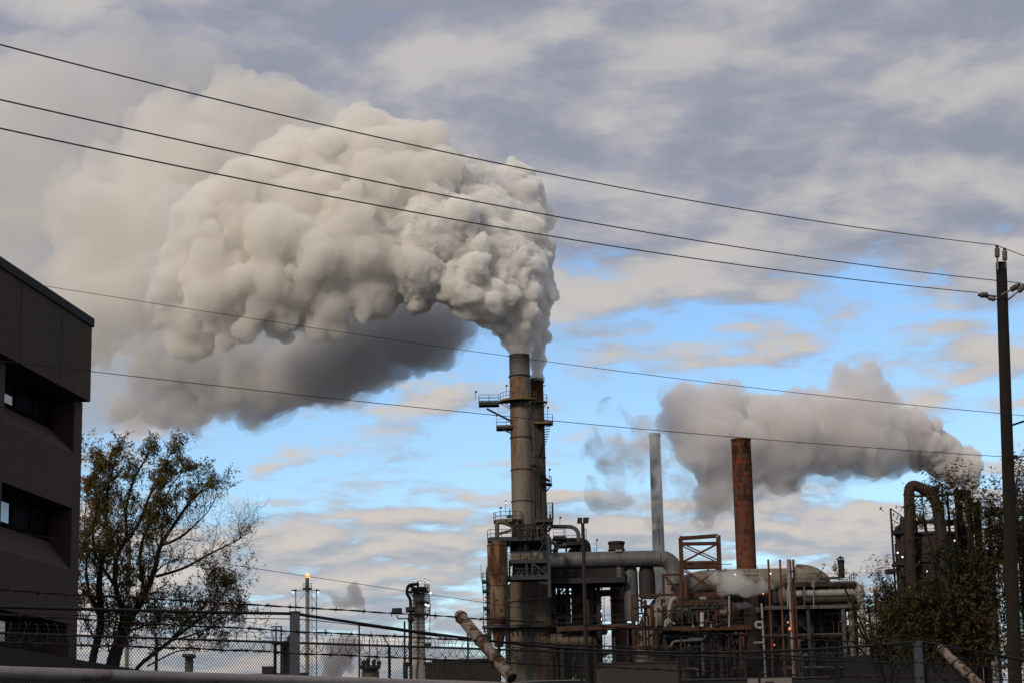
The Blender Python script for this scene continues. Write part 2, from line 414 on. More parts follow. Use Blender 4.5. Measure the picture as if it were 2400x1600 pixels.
barbed([(0, 1382), (241, 1396), (600, 1417), (761, 1426), (920, 1435), (1052, 1442), (1261, 1458), (1500, 1472), (2202, 1517)], 0.06, 1, -60, 2440)
barbed([(0, 1437), (186, 1451), (410, 1466), (560, 1471), (749, 1481), (958, 1490), (1130, 1496), (1258, 1507), (1500, 1522), (2235, 1555)], 0.42, 2, -60, 2440)
barbed([(0, 1503), (293, 1515), (510, 1523), (756, 1532), (958, 1541), (1147, 1546), (1236, 1553), (1392, 1562), (1560, 1572), (2270, 1590)], 0.74, 3, -60, 2440)

# ------------------------------------------------------------------ middle fence: two grey posts and a thick sagging cable
PAINTB = mat('blue_grey_post_paint', (0.085, 0.095, 0.125), (0.06, 0.068, 0.09), 4, rough=0.6, stretch=(1, 1, 0.2))
CABLE = mat('black_cable', (0.012, 0.012, 0.014), (0.008, 0.008, 0.009), 5)
pA, pB = at(691, 1436, 21.0), at(2150, 1501, 27.5)
fence2 = thing('cable_fence', 'thick black cable slung over two blue grey steel posts', 'fence', (pA.x, pA.y, 0))
def sqpost(p, w):
    m = MB(); h = p.z; m.box(p.x - w/2, p.x + w/2, p.y - w/2, p.y + w/2, 0, h)
    o = m.build('fence_post', PAINTB, fence2)
    MB().box(p.x - w/2 - .006, p.x + w/2 + .006, p.y - w/2 - .006, p.y + w/2 + .006, h + 0.001, h + 0.018).build('post_cap', CABLE, o)
sqpost(pA, 0.094); sqpost(pB, 0.10)
dv = (pB - pA); pZ = pA - dv * 1.0; pW = pB + dv
def cable(keys, A, B, r, x0, x1, nm, deg=2):
    MB().tube(line_pts(keys, (A.x, A.y), (B.x, B.y), 40, deg, x0, x1), r, 8).build(nm, CABLE, fence2)
up = Vector((0, 0, 0.0))
cable([(0, 1421), (300, 1429), (691, 1437)], pZ, pA, 0.016, -80, 691, 'cable')
cable([(691, 1437), (853, 1461), (950, 1476), (1096, 1495), (1320, 1515), (1432, 1525), (1600, 1530), (1740, 1526), (1893, 1520), (2060, 1512), (2150, 1502)], pA, pB, 0.016, 691, 2150, 'cable', 4)
cable([(2150, 1502), (2196, 1509), (2279, 1523), (2440, 1556)], pB, pW, 0.016, 2150, 2460, 'cable')
cable([(560, 1445), (680, 1450), (846, 1464), (960, 1482), (1200, 1512), (1500, 1545), (1700, 1545), (1960, 1530), (2150, 1516)], pA, pB, 0.0045, 691, 2150, 'thin_wire', 4)
cable([(0, 1437), (579, 1446), (691, 1451)], pZ, pA, 0.0045, -80, 691, 'thin_wire', 1)
cable([(1108, 1584), (1240, 1511)], pA, pB, 0.006, 1108, 1240, 'brace_wire', 1)
cable([(1958, 1560), (2070, 1600)], pA, pB, 0.006, 1958, 2070, 'brace_wire', 1)

# ------------------------------------------------------------------ chain link fence with razor coil
LINK = mat('dark_galvanised_wire', (0.035, 0.036, 0.036), (0.022, 0.022, 0.022), 5, rough=0.7)
cA, cB = gp(0, 36.0, 1482), gp(2060, 51.3, 1551)
cd_ = (Vector(cB) - Vector(cA)); cl = cd_.length; cd_.normalize(); cp_ = Vector((-cd_.y, cd_.x))
TOP = at(600, 1501, 39.3).z
fence3 = thing('chain_link_fence', 'dark chain link fence topped with coiled razor wire across the yard', 'fence', (*cA, 0))
def onf(s, z, off=0.0): return Vector((cA[0] + cd_.x*s + cp_.x*off, cA[1] + cd_.y*s + cp_.y*off, z))
s0, s1 = -3.0, cl + 4.0
MB().tube([onf(s0, TOP), onf(s1, TOP)], 0.022, 8).build('top_rail', LINK, fence3)
def s_of(px):
    d = ray(px, 1530); nrm = Vector((-cd_.y, cd_.x)); t = nrm.dot(Vector(cA)) / (nrm.x*d.x + nrm.y*d.y); return (Vector((d.x*t, d.y*t)) - Vector(cA)).dot(cd_)
for px in (-100, 370, 648, 916, 1365, 1781, 1964):
    s = s_of(px)
    o = MB().tube([onf(s, 0, 0.05), onf(s, TOP - 0.01, 0.05)], 0.030 if px != 1964 else 0.06, 8).build('fence_post', LINK, fence3)
    if px != 648: MB().tube([onf(s - 0.03, TOP - 0.02), onf(s - 0.05, TOP + 0.22, 0.2)], 0.014, 6).build('wire_arm', LINK, o)
m = MB(); pitch = 0.062; n = int((s1 - s0) / pitch); H = 2.0
for i in range(n):
    s = s0 + i * pitch
    for sg in (1, -1):
        e = s + sg * H * 0.86
        m.tube([onf(s, TOP + 0.03, 0.012*sg), onf(e, TOP - H, 0.012*sg)], 0.0045, 3, False)
lk = m.build('chain_link', LINK, fence3); tag(lk, kind='stuff')
m = MB()
for i in range(int((s1 - s0) / 0.23)):
    c = s0 + i * 0.23 + 0.02*math.sin(i*7.3); rr = 0.20 + 0.02*math.sin(i*3.7)
    pts = [onf(c + 0.23*a/(2*math.pi) + 0.04*math.sin(a*1.0 + i), TOP + 0.01 + rr*math.cos(a)*1.0, 0.1 + rr*math.sin(a)) for a in np.linspace(0, 2*math.pi, 17)]
    m.tube(pts, 0.0065, 4, False)
m.build('razor_coil', LINK, fence3)
for k, (dz, off) in enumerate(((0.1, 0.1), (0.19, 0.18))):
    MB().tube([onf(s, TOP + dz + 0.008*math.sin(s*2.1 + k), off) for s in np.linspace(s0, s1, 60)], 0.004, 4).build('strand_wire', LINK, fence3)

# ------------------------------------------------------------------ brick office building on the left
BR = bpy.data.materials.new('brown_brick'); BR.use_nodes = True; t = NT(BR.node_tree)
bs = t.n('ShaderNodeBsdfPrincipled'); oo = t.n('ShaderNodeOutputMaterial'); t.l(bs.outputs[0], oo.inputs[0])
tco = t.n('ShaderNodeTexCoord').outputs['Object']
sp_ = t.n('ShaderNodeSeparateXYZ'); t.l(tco, sp_.inputs[0])
cb = t.n('ShaderNodeCombineXYZ'); t.l(t.math('ADD', sp_.outputs[0], sp_.outputs[1]), cb.inputs[0]); t.l(sp_.outputs[2], cb.inputs[1])
bt = t.n('ShaderNodeTexBrick'); t.l(cb.outputs[0], bt.inputs['Vector'])
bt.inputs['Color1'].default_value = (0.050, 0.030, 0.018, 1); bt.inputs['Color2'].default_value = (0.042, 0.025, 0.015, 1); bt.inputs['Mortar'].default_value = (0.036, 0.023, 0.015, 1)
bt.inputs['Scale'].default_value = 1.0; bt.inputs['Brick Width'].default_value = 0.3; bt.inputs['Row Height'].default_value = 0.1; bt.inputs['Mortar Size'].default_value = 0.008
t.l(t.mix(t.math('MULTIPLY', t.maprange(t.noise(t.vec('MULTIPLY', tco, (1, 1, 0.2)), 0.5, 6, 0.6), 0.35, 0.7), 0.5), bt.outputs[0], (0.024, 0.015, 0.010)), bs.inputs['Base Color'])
bs.inputs['Roughness'].default_value = 0.9
COPE = mat('dark_coping', (0.03, 0.032, 0.036), (0.022, 0.022, 0.025), 1.0, rough=0.8)
MULL = mat('window_mullion', (0.012, 0.011, 0.010), None, 1.0, rough=0.9, spec=0.05)
GLASS = bpy.data.materials.new('window_glass'); GLASS.use_nodes = True
_g = GLASS.node_tree.nodes['Principled BSDF']; _g.inputs['Base Color'].default_value = (0.02, 0.022, 0.024, 1); _g.inputs['Roughness'].default_value = 0.03; _g.inputs['IOR'].default_value = 1.9; _g.inputs['Specular IOR Level'].default_value = 0.9
GLASSD = GLASS.copy(); GLASSD.name = 'shaded_glass'; _g2 = GLASSD.node_tree.nodes['Principled BSDF']; _g2.inputs['Roughness'].default_value = 0.5; _g2.inputs['Specular IOR Level'].default_value = 0.02; _g2.inputs['IOR'].default_value = 1.3; _g2.inputs['Base Color'].default_value = (0.008, 0.008, 0.009, 1)  # dark copy of the glass: recess shade put into colour and gloss
Yc = 65.0; C0 = at(214, 845, Yc)
vd = ray(1837, 1815); ev = Vector((vd.x, vd.y, 0)).normalized(); nv_ = Vector((ev.y, -ev.x, 0))
def wall_hit(px, py, off=0.0):
    d = ray(px, py); c = C0 + nv_ * off; tt = (c - CAM).dot(nv_) / d.dot(nv_); p = CAM + d * tt
    return (p - C0).dot(ev), p.z
def end_hit(px, py, s):
    d = ray(px, py); c = C0 + ev * s; tt = (c - CAM).dot(ev) / d.dot(ev); p = CAM + d * tt
    return (p - C0).dot(nv_), p.z
def Wp(s, o, z): q = C0 + ev * s + nv_ * o; return (q.x, q.y, z)
def wbox(m, s0, s1, o0, o1, z0, z1):
    return m.hexa([Wp(s0, o0, z0), Wp(s0, o1, z0), Wp(s1, o1, z0), Wp(s1, o0, z0), Wp(s0, o0, z1), Wp(s0, o1, z1), Wp(s1, o1, z1), Wp(s1, o0, z1)])
bld = thing('office_building', 'dark brown brick office block with deep window recesses at the left edge', 'building', Wp(0, 0, 0))
zroof = wall_hit(216, 747)[1]; zslab = wall_hit(212, 941)[1]
OV = 0.30                                             # the top storey overhangs
sfar = wall_hit(190, 1100, -OV)[0]                    # far corner of the storeys below
rows = []
for tr, br, inn, lf in (((175.4, 924), (173, 1061), (118, 1004), (16, 840)), ((169.5, 1190), (167, 1335), (113.7, 1266.7), (7, 1129)), ((162, 1461), (160, 1600), (108, 1529), (0, 1428))):
    sr, zt = wall_hit(*tr, -OV); zb = wall_hit(*br, -OV)[1]; oi, zi = end_hit(*inn, sr)
    rows.append((sr, zt, zb, -oi, zi))
DEP = sum(r[3] for r in rows) / 3; SR = sum(r[0] for r in rows) / 3
SL = wall_hit(12, 900, -OV)[0]
S_BRIGHT = wall_hit(58, 940, -DEP)[0]
S_END, DEEP = -26.0, 14.0
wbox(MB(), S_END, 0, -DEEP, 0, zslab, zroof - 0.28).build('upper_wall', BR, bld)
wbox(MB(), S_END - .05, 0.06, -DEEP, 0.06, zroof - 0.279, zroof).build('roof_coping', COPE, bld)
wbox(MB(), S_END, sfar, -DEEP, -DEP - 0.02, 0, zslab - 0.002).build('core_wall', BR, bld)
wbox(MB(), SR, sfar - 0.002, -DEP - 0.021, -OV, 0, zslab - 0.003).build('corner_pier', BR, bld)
zprev = zslab - 0.004
SEAM = mat('wall_seam', (0.075, 0.05, 0.034), None, 2.0, rough=0.9)
for i, (sr, zt, zb, dp, zi) in enumerate(rows):
    if zprev - zt > 0.05: wbox(MB(), S_END, SR - 0.002, -DEP - 0.019, -OV, zt, zprev).build('spandrel', BR, bld)
    m = MB()                                           # sloping sill
    a = [Wp(S_END, -DEP - 0.018, zi), Wp(SR - .003, -DEP - 0.018, zi), Wp(SR - .003, -OV, zb), Wp(S_END, -OV, zb)]
    b = [Wp(S_END, -DEP - 0.018, zb - 0.5), Wp(SR - .003, -DEP - 0.018, zb - 0.5), Wp(SR - .003, -OV, zb - 0.5), Wp(S_END, -OV, zb - 0.5)]
    m.hexa(b + a).build('sloping_sill', BR, bld)
    # near pier between window bays
    wbox(MB(), SL - 1.6, SL, -DEP - 0.017, -OV - 0.004, zi - 1.2, zt).build('window_pier', BR, bld)
    wz0, wz1 = zi + 0.03, zt
    win = wbox(MB(), S_END, SR - 0.004, -DEP - 0.016, -DEP + 0.03, wz0 - .03, wz0 + 0.09)
    wbox(win, S_END, SR - 0.004, -DEP - 0.016, -DEP + 0.03, wz1 - 0.12, wz1 - 0.002)
    w_o = win.build('window', MULL, bld)
    ss = SR - 0.1; k = 0
    while ss > SL - 3:
        wbox(MB(), ss - 0.14, ss, -DEP - 0.015, -DEP + 0.05, wz0 + 0.09, wz1 - 0.12).build('mullion', MULL, w_o)
        wbox(MB(), ss - 1.55, ss - 0.14, -DEP - 0.014, -DEP + 0.002, wz0 + 0.09, wz1 - 0.12).build('pane', GLASS if ss < S_BRIGHT else GLASSD, w_o)
        ss -= 1.55; k += 1
    zprev = zb - 0.5
wbox(MB(), S_END, SR - 0.002, -DEP - 0.019, -OV, 0, max(zprev, 0.1)).build('spandrel', BR, bld)
for s_ in (SL + .3, SR - 2.2):
    wbox(MB(), s_ - .02, s_ + .02, 0.001, 0.006, zslab + .02, zroof - .3).build('wall_joint', SEAM, bld)
pa = at(124, 690, 0.98 * at(124, 690, 60).y); ap = wall_hit(124, 684); q = Vector(Wp(ap[0], -0.4, zroof))
m = MB(); m.tube([q, q + Vector((0, 0, 0.28))], 0.02, 6); m.bar(q + Vector((-0.18, -.05, 0.27)), q + Vector((0.02, 0, 0.27)), 0.05)
m.build('roof_fixture', GREY, bld)

# low dark wall in front of the building and tree
lw = thing('garden_wall', 'low weathered dark concrete wall in front of the brick building and tree', 'wall', at(150, 1600, 56) * 1.0)
m = MB(); LWc = mat('dark_concrete', (0.05, 0.052, 0.04), (0.028, 0.03, 0.024), 0.8, rough=0.95)
tops = line_pts([(0, 1512), (75, 1525), (150, 1540), (240, 1552), (330, 1570), (420, 1582)], gp(0, 50), gp(420, 62), 14, 2, -60, 470)
for i, (a, b) in enumerate(zip(tops, tops[1:])):
    d = (b - a); d.z = 0; d.normalize(); o = Vector((-d.y, d.x, 0)) * 0.3
    MB().hexa([(a.x, a.y, 0), (b.x, b.y, 0), (b.x + o.x, b.y + o.y, 0), (a.x + o.x, a.y + o.y, 0), a, b - d*0.02, b + o - d*0.02, a + o]).build('wall_panel', LWc, lw)

# ------------------------------------------------------------------ utility pole and the lines it carries
WOOD = mat('weathered_pole_wood', (0.030, 0.021, 0.015), (0.016, 0.012, 0.009), 3.0, rough=0.95, stretch=(1, 1, 0.08), bump=0.8, bsc=9)
PORC = mat('grey_porcelain', (0.20, 0.17, 0.17), (0.12, 0.10, 0.10), 3, rough=0.3)
pt, pb = at(2346.5, 616, 56), at(2379, 1590, 56)
k = pt.z / (pt.z - pb.z); foot = pt + (pb - pt) * k
pole = thing('utility_pole', 'tall weathered wooden utility pole with porcelain insulators at the right edge', 'pole', foot)
seg_ = 40; pts = []; rr = []
for i in range(seg_ + 1):
    f = i / seg_; p = foot.lerp(pt, f); pts.append(p + Vector((mnoise.noise(Vector((f*9, 0, 0)))*0.012, 0, 0))); rr.append(0.20 - 0.05*f + 0.008*mnoise.noise(Vector((f*22, 3, 0))))
MB().tube(pts, rr, 18).build('shaft', WOOD, pole)
def insulator(a, b, stem, nm='insulator'):
    a, b = Vector(a), Vector(b); d = b - a; L = d.length; n = 15; pr = []; rs = []
    for i in range(n):
        pr.append(a + d * (i / (n - 1))); rs.append(0.058 if i % 2 else 0.082)
    rs[0] = 0.03; rs[-1] = 0.035; rs[-2] = 0.05; rs[1] = 0.045
    o = MB().tube(pr, rs, 12).build(nm, PORC, pole)
    MB().tube([stem, a], 0.026, 8).build('stem', INSUL, o)
    e = b + d.normalized() * 0.05
    MB().tube([b, e], 0.045, 8).build('clamp', DARK, o); return e
c1 = insulator(at(2337.5, 605, 55.7), at(2337, 580, 55.7), at(2338.5, 632, 55.75))
c2 = insulator(at(2355.3, 612, 55.9), at(2354.5, 586, 55.9), at(2356, 628, 55.9))
c3 = insulator(at(2315, 692, 55.7), at(2297, 692, 55.6), at(2337, 695, 55.8))
c4 = insulator(at(2368, 681, 55.4), at(2387, 669, 55.2), at(2347, 692, 55.75))
insulator(at(2386, 684, 56.5), at(2402, 670, 56.6), at(2364, 702, 56.2))
insulator(at(2333, 702, 56.4), at(2316, 697, 56.5), at(2342, 703, 56.2))
MB().tube([at(2373, 995, 56), at(2415, 981, 55)], 0.03, 8).build('bracket', DARK, pole)
MB().tube([at(2374, 1069, 55.7), at(2382, 1069, 55.5)], 0.05, 8).build('bracket', DARK, pole)
def power(keys, YA, YB, r, label, deg=3, x0=None, x1=None, tail=None):
    A, B = gp(keys[0][0], YA, keys[0][1]), gp(keys[-1][0], YB, keys[-1][1])
    P = line_pts(keys, A, B, 80, deg, x0, x1)
    if tail: P += [at(*q) for q in tail]
    o = MB().tube(P, r, 6).build('power_line', CABLE, None, P[0]); tag(o, label, 'cable', 'lines strung to the utility pole', 'thing')
power([(0, 105), (550, 244), (650, 268), (1150, 379), (1250, 400), (1750, 493), (1850, 509), (2336, 575)], 27, 55.7, 0.0125, 'topmost black power line, carried to the pole top insulators', 3, -40, 2336, [(2355, 583, 55.9), (2420, 608, 56.5)])
power([(0, 234), (550, 357), (650, 378), (1150, 479), (1250, 498), (1750, 583), (1850, 597), (2388, 663)], 27, 55.2, 0.0125, 'second black power line from the top, passing before the pole', 3, -40, 2388, [(2420, 674, 56)])
power([(0, 301), (550, 417), (650, 437), (1150, 530), (1250, 546), (1750, 624), (1850, 637), (2292, 686)], 27, 55.6, 0.0125, 'third black power line, ending at the insulator left of the pole', 3, -40, 2292)
power([(100, 670), (550, 740), (650, 756), (1080, 819), (1480, 873), (1750, 906), (1850, 917), (2345, 968)], 63, 55.8, 0.0085, 'thin line crossing just at the tall smokestack mouth', 3, 96, 2345, [(2430, 976, 55.6)])
power([(0, 845), (213, 869), (550, 908), (650, 919), (1080, 964), (1300, 986), (1750, 1025), (1850, 1034), (2347, 1069)], 44, 55.7, 0.0085, 'thin line crossing below the yellow smokestack platform', 3, -40, 2347, [(2430, 1082, 56)])
power([(0, 1241), (190, 1270), (560, 1325), (1141, 1411), (1296, 1436), (1470, 1460), (1653, 1486), (1840, 1515), (2100, 1549), (2365, 1588)], 46, 60, 0.0065, 'lowest thin wire, sloping in front of the flare and the vessels', 3, -40, 2420)

# ------------------------------------------------------------------ lamp posts in the yard
POLEB = mat('brown_lamp_post', (0.032, 0.024, 0.018), (0.02, 0.016, 0.012), 2.0, rough=0.7)
x, y, z0, z1 = vspec(1371, 1225, 1600, 85)
lp = thing('lamp_post', 'dark brown lamp post with twin box heads before the main vessel', 'lamp post', (x, y, 0))
MB().tube([(x, y, 0), (x, y, z1)], [0.13, 0.075], 12).build('post', POLEB, lp)
a = at(1371, 1219, 85); w = 0.235
for sg, nm in ((-1, 'lamp_head'), (1, 'lamp_head')):
    cx = x + sg*0.12
    MB().hexa([(x + sg*0.02, y - .16, a.z - .1), (x + sg*0.235, y - .16, a.z - .1), (x + sg*0.235, y + .16, a.z - .1), (x + sg*0.02, y + .16, a.z - .1),
               (x + sg*0.02, y - .16, a.z + .11), (x + sg*(0.235 + .03*sg), y - .16, a.z + .12), (x + sg*(0.235 + .03*sg), y + .16, a.z + .12), (x + sg*0.02, y + .16, a.z + .11)]).build(nm, POLEB, lp)
MB().tube(bend([(x + .07, y, a.z - .35), (x + .13, y, a.z - .35), (x + .13, y, a.z - 1.3), (x + .07, y, a.z - 1.32)], .04), 0.014, 6).build('conduit', POLEB, lp)

fl = at(948, 1600, 60)
fp = thing('floodlight_post', 'dark post with two box floodlights in front of the far column', 'lamp post', (fl.x, fl.y, 0))
def V2(px, py): return at(px, py, 60)
MB().tube([Vector((V2(948, 1500).x, 60, 0)), V2(948, 1455)], 0.028, 8).build('post', BLACK, fp)
MB().tube(bend([V2(951, 1580), V2(951, 1562), V2(962, 1552), V2(960, 1438)], 0.1), 0.045, 8).build('conduit', BLACK, fp)
MB().tube([V2(950, 1550), Vector((V2(950, 1550).x, 60, 0))], 0.07, 8).build('base_post', BLACK, fp)
MB().tube(bend([V2(930, 1440), V2(932, 1448), V2(948, 1449), V2(962, 1447)], 0.08), 0.018, 6).build('bracket', BLACK, fp)
MB().ball(V2(963, 1450), 0.1, 10, 6).build('junction', BLACK, fp)
for x0, x1, y0, y1 in ((919.5, 942, 1424.5, 1438), (951.5, 974, 1422, 1434)):
    a, b = V2(x0, y1), V2(x1, y0)
    h = MB().hexa([(a.x, 59.9, a.z), (b.x, 59.85, a.z - .0), (b.x, 60.1, a.z), (a.x, 60.12, a.z), (a.x, 59.86, b.z), (b.x, 59.82, b.z), (b.x, 60.06, b.z), (a.x, 60.08, b.z)]).build('floodlight', BLACK, fp)
    MB().box(a.x + .02, b.x - .02, 59.80, 59.815, a.z + .03, b.z - .03).build('lens', mat('lens_dark', (0.03, 0.035, 0.045), None, 3, rough=0.15), h)
x, y, z0, z1 = vspec(842, 1458, 1600, 52)
MB().tube([(x, y, 0), (x, y, z1)], 0.022, 8).build('mast', BLACK, None, (x, y, 0))
tag(bpy.data.objects['mast'], 'bare thin black mast standing behind the sagging cable', 'pole')

# ------------------------------------------------------------------ sheds and boxes beyond the fence
CORR = mat('brown_corrugated_sheet', (0.05, 0.038, 0.03), (0.035, 0.027, 0.022), 0.8, rough=0.8)
def shed(name, label, cat, px0, px1, py, Y, depth, m_, rib=None):
    a, b = at(px0, py, Y), at(px1, py, Y); z = (a.z + b.z) / 2
    t_ = thing(name, label, cat, ((a.x + b.x)/2, Y, 0))
    MB().box(a.x, b.x, Y, Y + depth, 0, z - 0.1).build('wall', m_, t_)
    MB().box(a.x - .1, b.x + .1, Y - .1, Y + depth + .1, z - 0.098, z).build('roof', m_, t_)
    if rib:
        for xx in np.arange(a.x + rib/2, b.x, rib): MB().box(xx - rib*.22, xx + rib*.22, Y - 0.06, Y - 0.002, 0, z - 0.1).build('cladding_rib', m_, t_)
    return t_, a.x, b.x, z
shed('corrugated_shed', 'dark brown corrugated shed behind the fence, left of the main vessel', 'shed', 996, 1150, 1549, 140, 9, CORR, 0.35)
shed('corrugated_shed', 'taller dark brown shed behind the first corrugated shed', 'shed', 1014, 1165, 1543, 151, 9, CORR)
BOXM = mat('beige_panel', (0.105, 0.085, 0.07), (0.085, 0.068, 0.056), 0.5, rough=0.8)
t_, ax, bx, zz_ = shed('beige_enclosure', 'plain beige box enclosure behind the mesh under the brown column', 'shed', 1408, 1587, 1550, 150, 8, BOXM)
MB().box(ax + 2.75, ax + 2.79, 149.985, 149.999, 0, zz_ - .12).build('panel_seam', CORR, t_)
FEN = mat('slatted_fence_paint', (0.02, 0.019, 0.016), (0.013, 0.012, 0.01), 1.0)
a, b = at(1975, 1536, 100), at(2150, 1528, 100)
sf = thing('board_fence', 'dark upright board fence in front of the right-hand trees', 'fence', (a.x, 100, 0))
nb = 15
for i in range(nb):
    x0 = a.x + (b.x - a.x) * i / nb; x1 = a.x + (b.x - a.x) * (i + 1) / nb - 0.005; z = a.z + (b.z - a.z) * i / nb
    MB().box(x0, x1, 100 + 0.03*(i % 2), 100.05 + 0.03*(i % 2), 0, z).build('board', FEN, sf)
MB().box(a.x, b.x, 100.09, 100.15, a.z - 0.6, a.z - 0.5).build('fence_rail', FEN, sf)
t_, ax, bx, zz_ = shed('pump_house', 'long low dark flat roofed shed with a pale gutter below the drum', 'shed', 1602, 1985, 1586, 135, 10, DARK)
MB().box(ax - .12, bx + .12, 134.84, 134.9, zz_ - .09, zz_ - .03).build('gutter', GREY, t_)
t_, ax, bx, zz_ = shed('pump_house', 'low dark shed with a pale gutter at the foot of the main vessel', 'shed', 1225, 1375, 1592, 142, 8, DARK)
MB().box(ax - .12, bx + .12, 141.84, 141.9, zz_ - .08, zz_ - .03).build('gutter', WHITE, t_)
SIGN = mat('sign_white', (0.55, 0.5, 0.47), (0.48, 0.43, 0.4), 1)
a, b = at(1752, 1589.5, 70), at(1855, 1587, 70)
sg_ = thing('notice_board', 'white notice board with a black printed plate behind the mesh at the bottom edge', 'sign', (a.x, 70, 0))
MB().box(a.x, b.x, 70, 70.04, a.z - 0.9, a.z).build('board', SIGN, sg_)
p0, p1 = at(1792, 1596, 70), at(1814, 1596, 70)
MB().lathe([(0.001, 0), (0.16, 0.001)], (0, 0, 0), 4)
pm_ = MB(); w_ = (p1.x - p0.x); n_ = 6
pts2 = []
for cx, cz, a0 in ((p1.x - .05, p0.z - .05, 0), (p0.x + .05, p0.z - .05, 90), (p0.x + .05, p0.z - .5, 180), (p1.x - .05, p0.z - .5, 270)):
    for k in range(n_): pts2.append((cx + .05*math.cos(R(a0 + 90*k/(n_-1))), 69.985, cz + .05*math.sin(R(a0 + 90*k/(n_-1)))))
pm_.add(pts2, [tuple(range(len(pts2)))[::-1]]).build('printed_plate', BLACK, sg_)
for xx in (a.x + .15, b.x - .15): MB().box(xx - .04, xx + .04, 70.045, 70.12, 0, a.z - .05).build('post', BLACK, sg_)
PI = math.pi
def zat(px, py, Y): return at(px, py, Y).z
def xat(px, py, Y): return at(px, py, Y).x
def ringband(c, r, z, h=0.14, t=0.12): return MB().lathe([(r, z - h/2), (r + t, z - h/2), (r + t, z + h/2), (r, z + h/2)], (c[0], c[1], 0), 36, False)

# ------------------------------------------------------------------ front smokestack
Y = 300.0
x, y, z0, z1 = vspec(1222, 832, 1272, Y); r = m2(24.4, Y); S1 = (x, y, 0)
st = thing('smokestack', 'tall tan smokestack with yellow railed platform and dark steel bands, smoking', 'smokestack', (x, y, 0))
zt = [zat(1220, q, Y) for q in (882, 1026, 1101, 1175, 1240)]
MB().lathe([(r*1.05, 0), (r*1.04, z0), (r*1.02, zt[2]), (r, zt[0])], S1, 48).build('shell', TAN, st)
MB().lathe([(r, zt[0]), (r*0.99, zt[0] + .01), (r*0.985, z1 - .05), (r*1.01, z1 - .04), (r*1.01, z1), (r*0.93, z1), (r*0.93, z1 - 3)], S1, 48).build('sooty_top', SOOT, st)
for z in zt: ringband(S1, r*1.01, z).build('band', DARK, st)
ringband(S1, r*0.985, zat(1219, 851, Y), 0.05, 0.03).build('band', GREY, st)
zp = zat(1190, 941, Y)
pl = ring_platform(st, S1, r*1.02, r*2.0, R(165), R(322), zp, DARK, YEL, 1.15, 5)
sector(MB(), (x, y, zp), r*1.99, r*2.04, R(165), R(322), -0.15, 0.12).build('toe_plate', YEL, pl)
xl, xr_ = xat(1122, 948, Y), xat(1170, 946, Y)
fp2 = flat_platform(st, xl, xr_, Y - 1.6, Y + 0.4, zp - 0.25, DARK, DARK, 'flb', 1.1, 0.45)
MB().bar(at(1141, 957, Y - 1), at(1198, 986, Y - 1), 0.28).build('brace', BLUE, st)
MB().tube(bend([at(1165, 956, Y - 2), at(1172, 966, Y - 2), at(1184, 966, Y - 2), at(1192, 958, Y - 1)], 0.6), 0.025, 5).build('cable_loop', DARK, st)
lamp(st, 1114, 917, 936, Y - 1); lamp(st, 1186, 903, 928, Y - 2.5)
zq = zat(1180, 1001, Y)
flat_platform(st, xat(1163, 1000, Y), x - r*0.7, Y - 1.2, Y + 1.2, zq, DARK, YEL, 'flb', 1.1, 0.35)
MB().bar(at(1178, 1006, Y - 1), at(1198, 1014, Y - 1), 0.2).build('brace', BLUE, st)
lamp(st, 1163, 974, 998, Y - 1, s=0.6)
MB().tube([at(1247, 946, Y + 1), at(1250, 960, Y), at(1236, 990, Y - r), at(1242, 1005, Y - r*.8), at(1249, 1060, Y - .3)], 0.06, 6).build('conduit', DARK, st)
lad = MB(); lx = x + r + 0.5
ladder(lad, (lx, y - .3, zat(1250, 1190, Y)), (lx - .05, y - .3, zp), 0.5, 0.4, 0.07, Vector((1, 0, 0)))
for z in np.arange(zat(1250, 1180, Y), zp, 1.6): lad.bar((x + r*.8, y - .3, z), (lx + .3, y - .3, z), .06)
lad.build('ladder', DARK, st)
MB().tube([(x + r + 1.0, y, 20), (x + r + 1.0, y, zat(1253, 1100, Y))], 0.14, 8).build('drain_pipe', DARK, st)
hb = at(1250, 1090, Y - .5); MB().lathe([(0.1, -.2), (0.55, 0), (0.5, .25), (0.1, .35)], hb, 10).build('light_fixture', BLUE, st)

# ------------------------------------------------------------------ rear smokestack
Y2 = 313.0
x, y, z0, z1 = vspec(1262, 887, 1280, Y2); r = m2(15.8, Y2); S2 = (x, y, 0)
rs_ = thing('smokestack', 'rust brown rear smokestack half hidden behind the tan one', 'smokestack', (x, y, 0))
zb = zat(1262, 945, Y2)
MB().lathe([(r*1.12, 0), (r*1.1, z0), (r*1.02, zb)], S2, 36).build('shell', mat('brown_stack', (0.17, 0.13, 0.10), (0.12, 0.09, 0.065), 0.4, rust=0.4, rustcol=(0.13, 0.06, 0.03), stretch=(1, 1, .15)), rs_)
MB().lathe([(r*1.02, zb), (r, zb + .01), (r*.98, z1 - .06), (r*1.03, z1 - .05), (r*1.03, z1), (r*.9, z1), (r*.9, z1 - 3)], S2, 36).build('rusted_top', mat('rust_top', (0.14, 0.05, 0.025), (0.06, 0.035, 0.025), 0.6, rough=.85), rs_)
for q in (895, 1072, 1142): ringband(S2, r*1.06, zat(1262, q, Y2), .12, .1).build('band', DARK, rs_)
ring_platform(rs_, S2, r*1.02, r*1.75, R(200), R(330), zat(1262, 945, Y2), DARK, YEL, 1.2, 3)
zz1 = zat(1290, 993, Y2)
flat_platform(rs_, x - r*.6, xat(1296, 993, Y2), Y2 - 2.6, Y2 - 0.2, zz1, YEL, DARK, 'fr', 1.15, .3)
lamp(rs_, 1283, 954, 993, Y2 - 2.4)
sp = MB(); n = 12                                    # curved stair under the platform
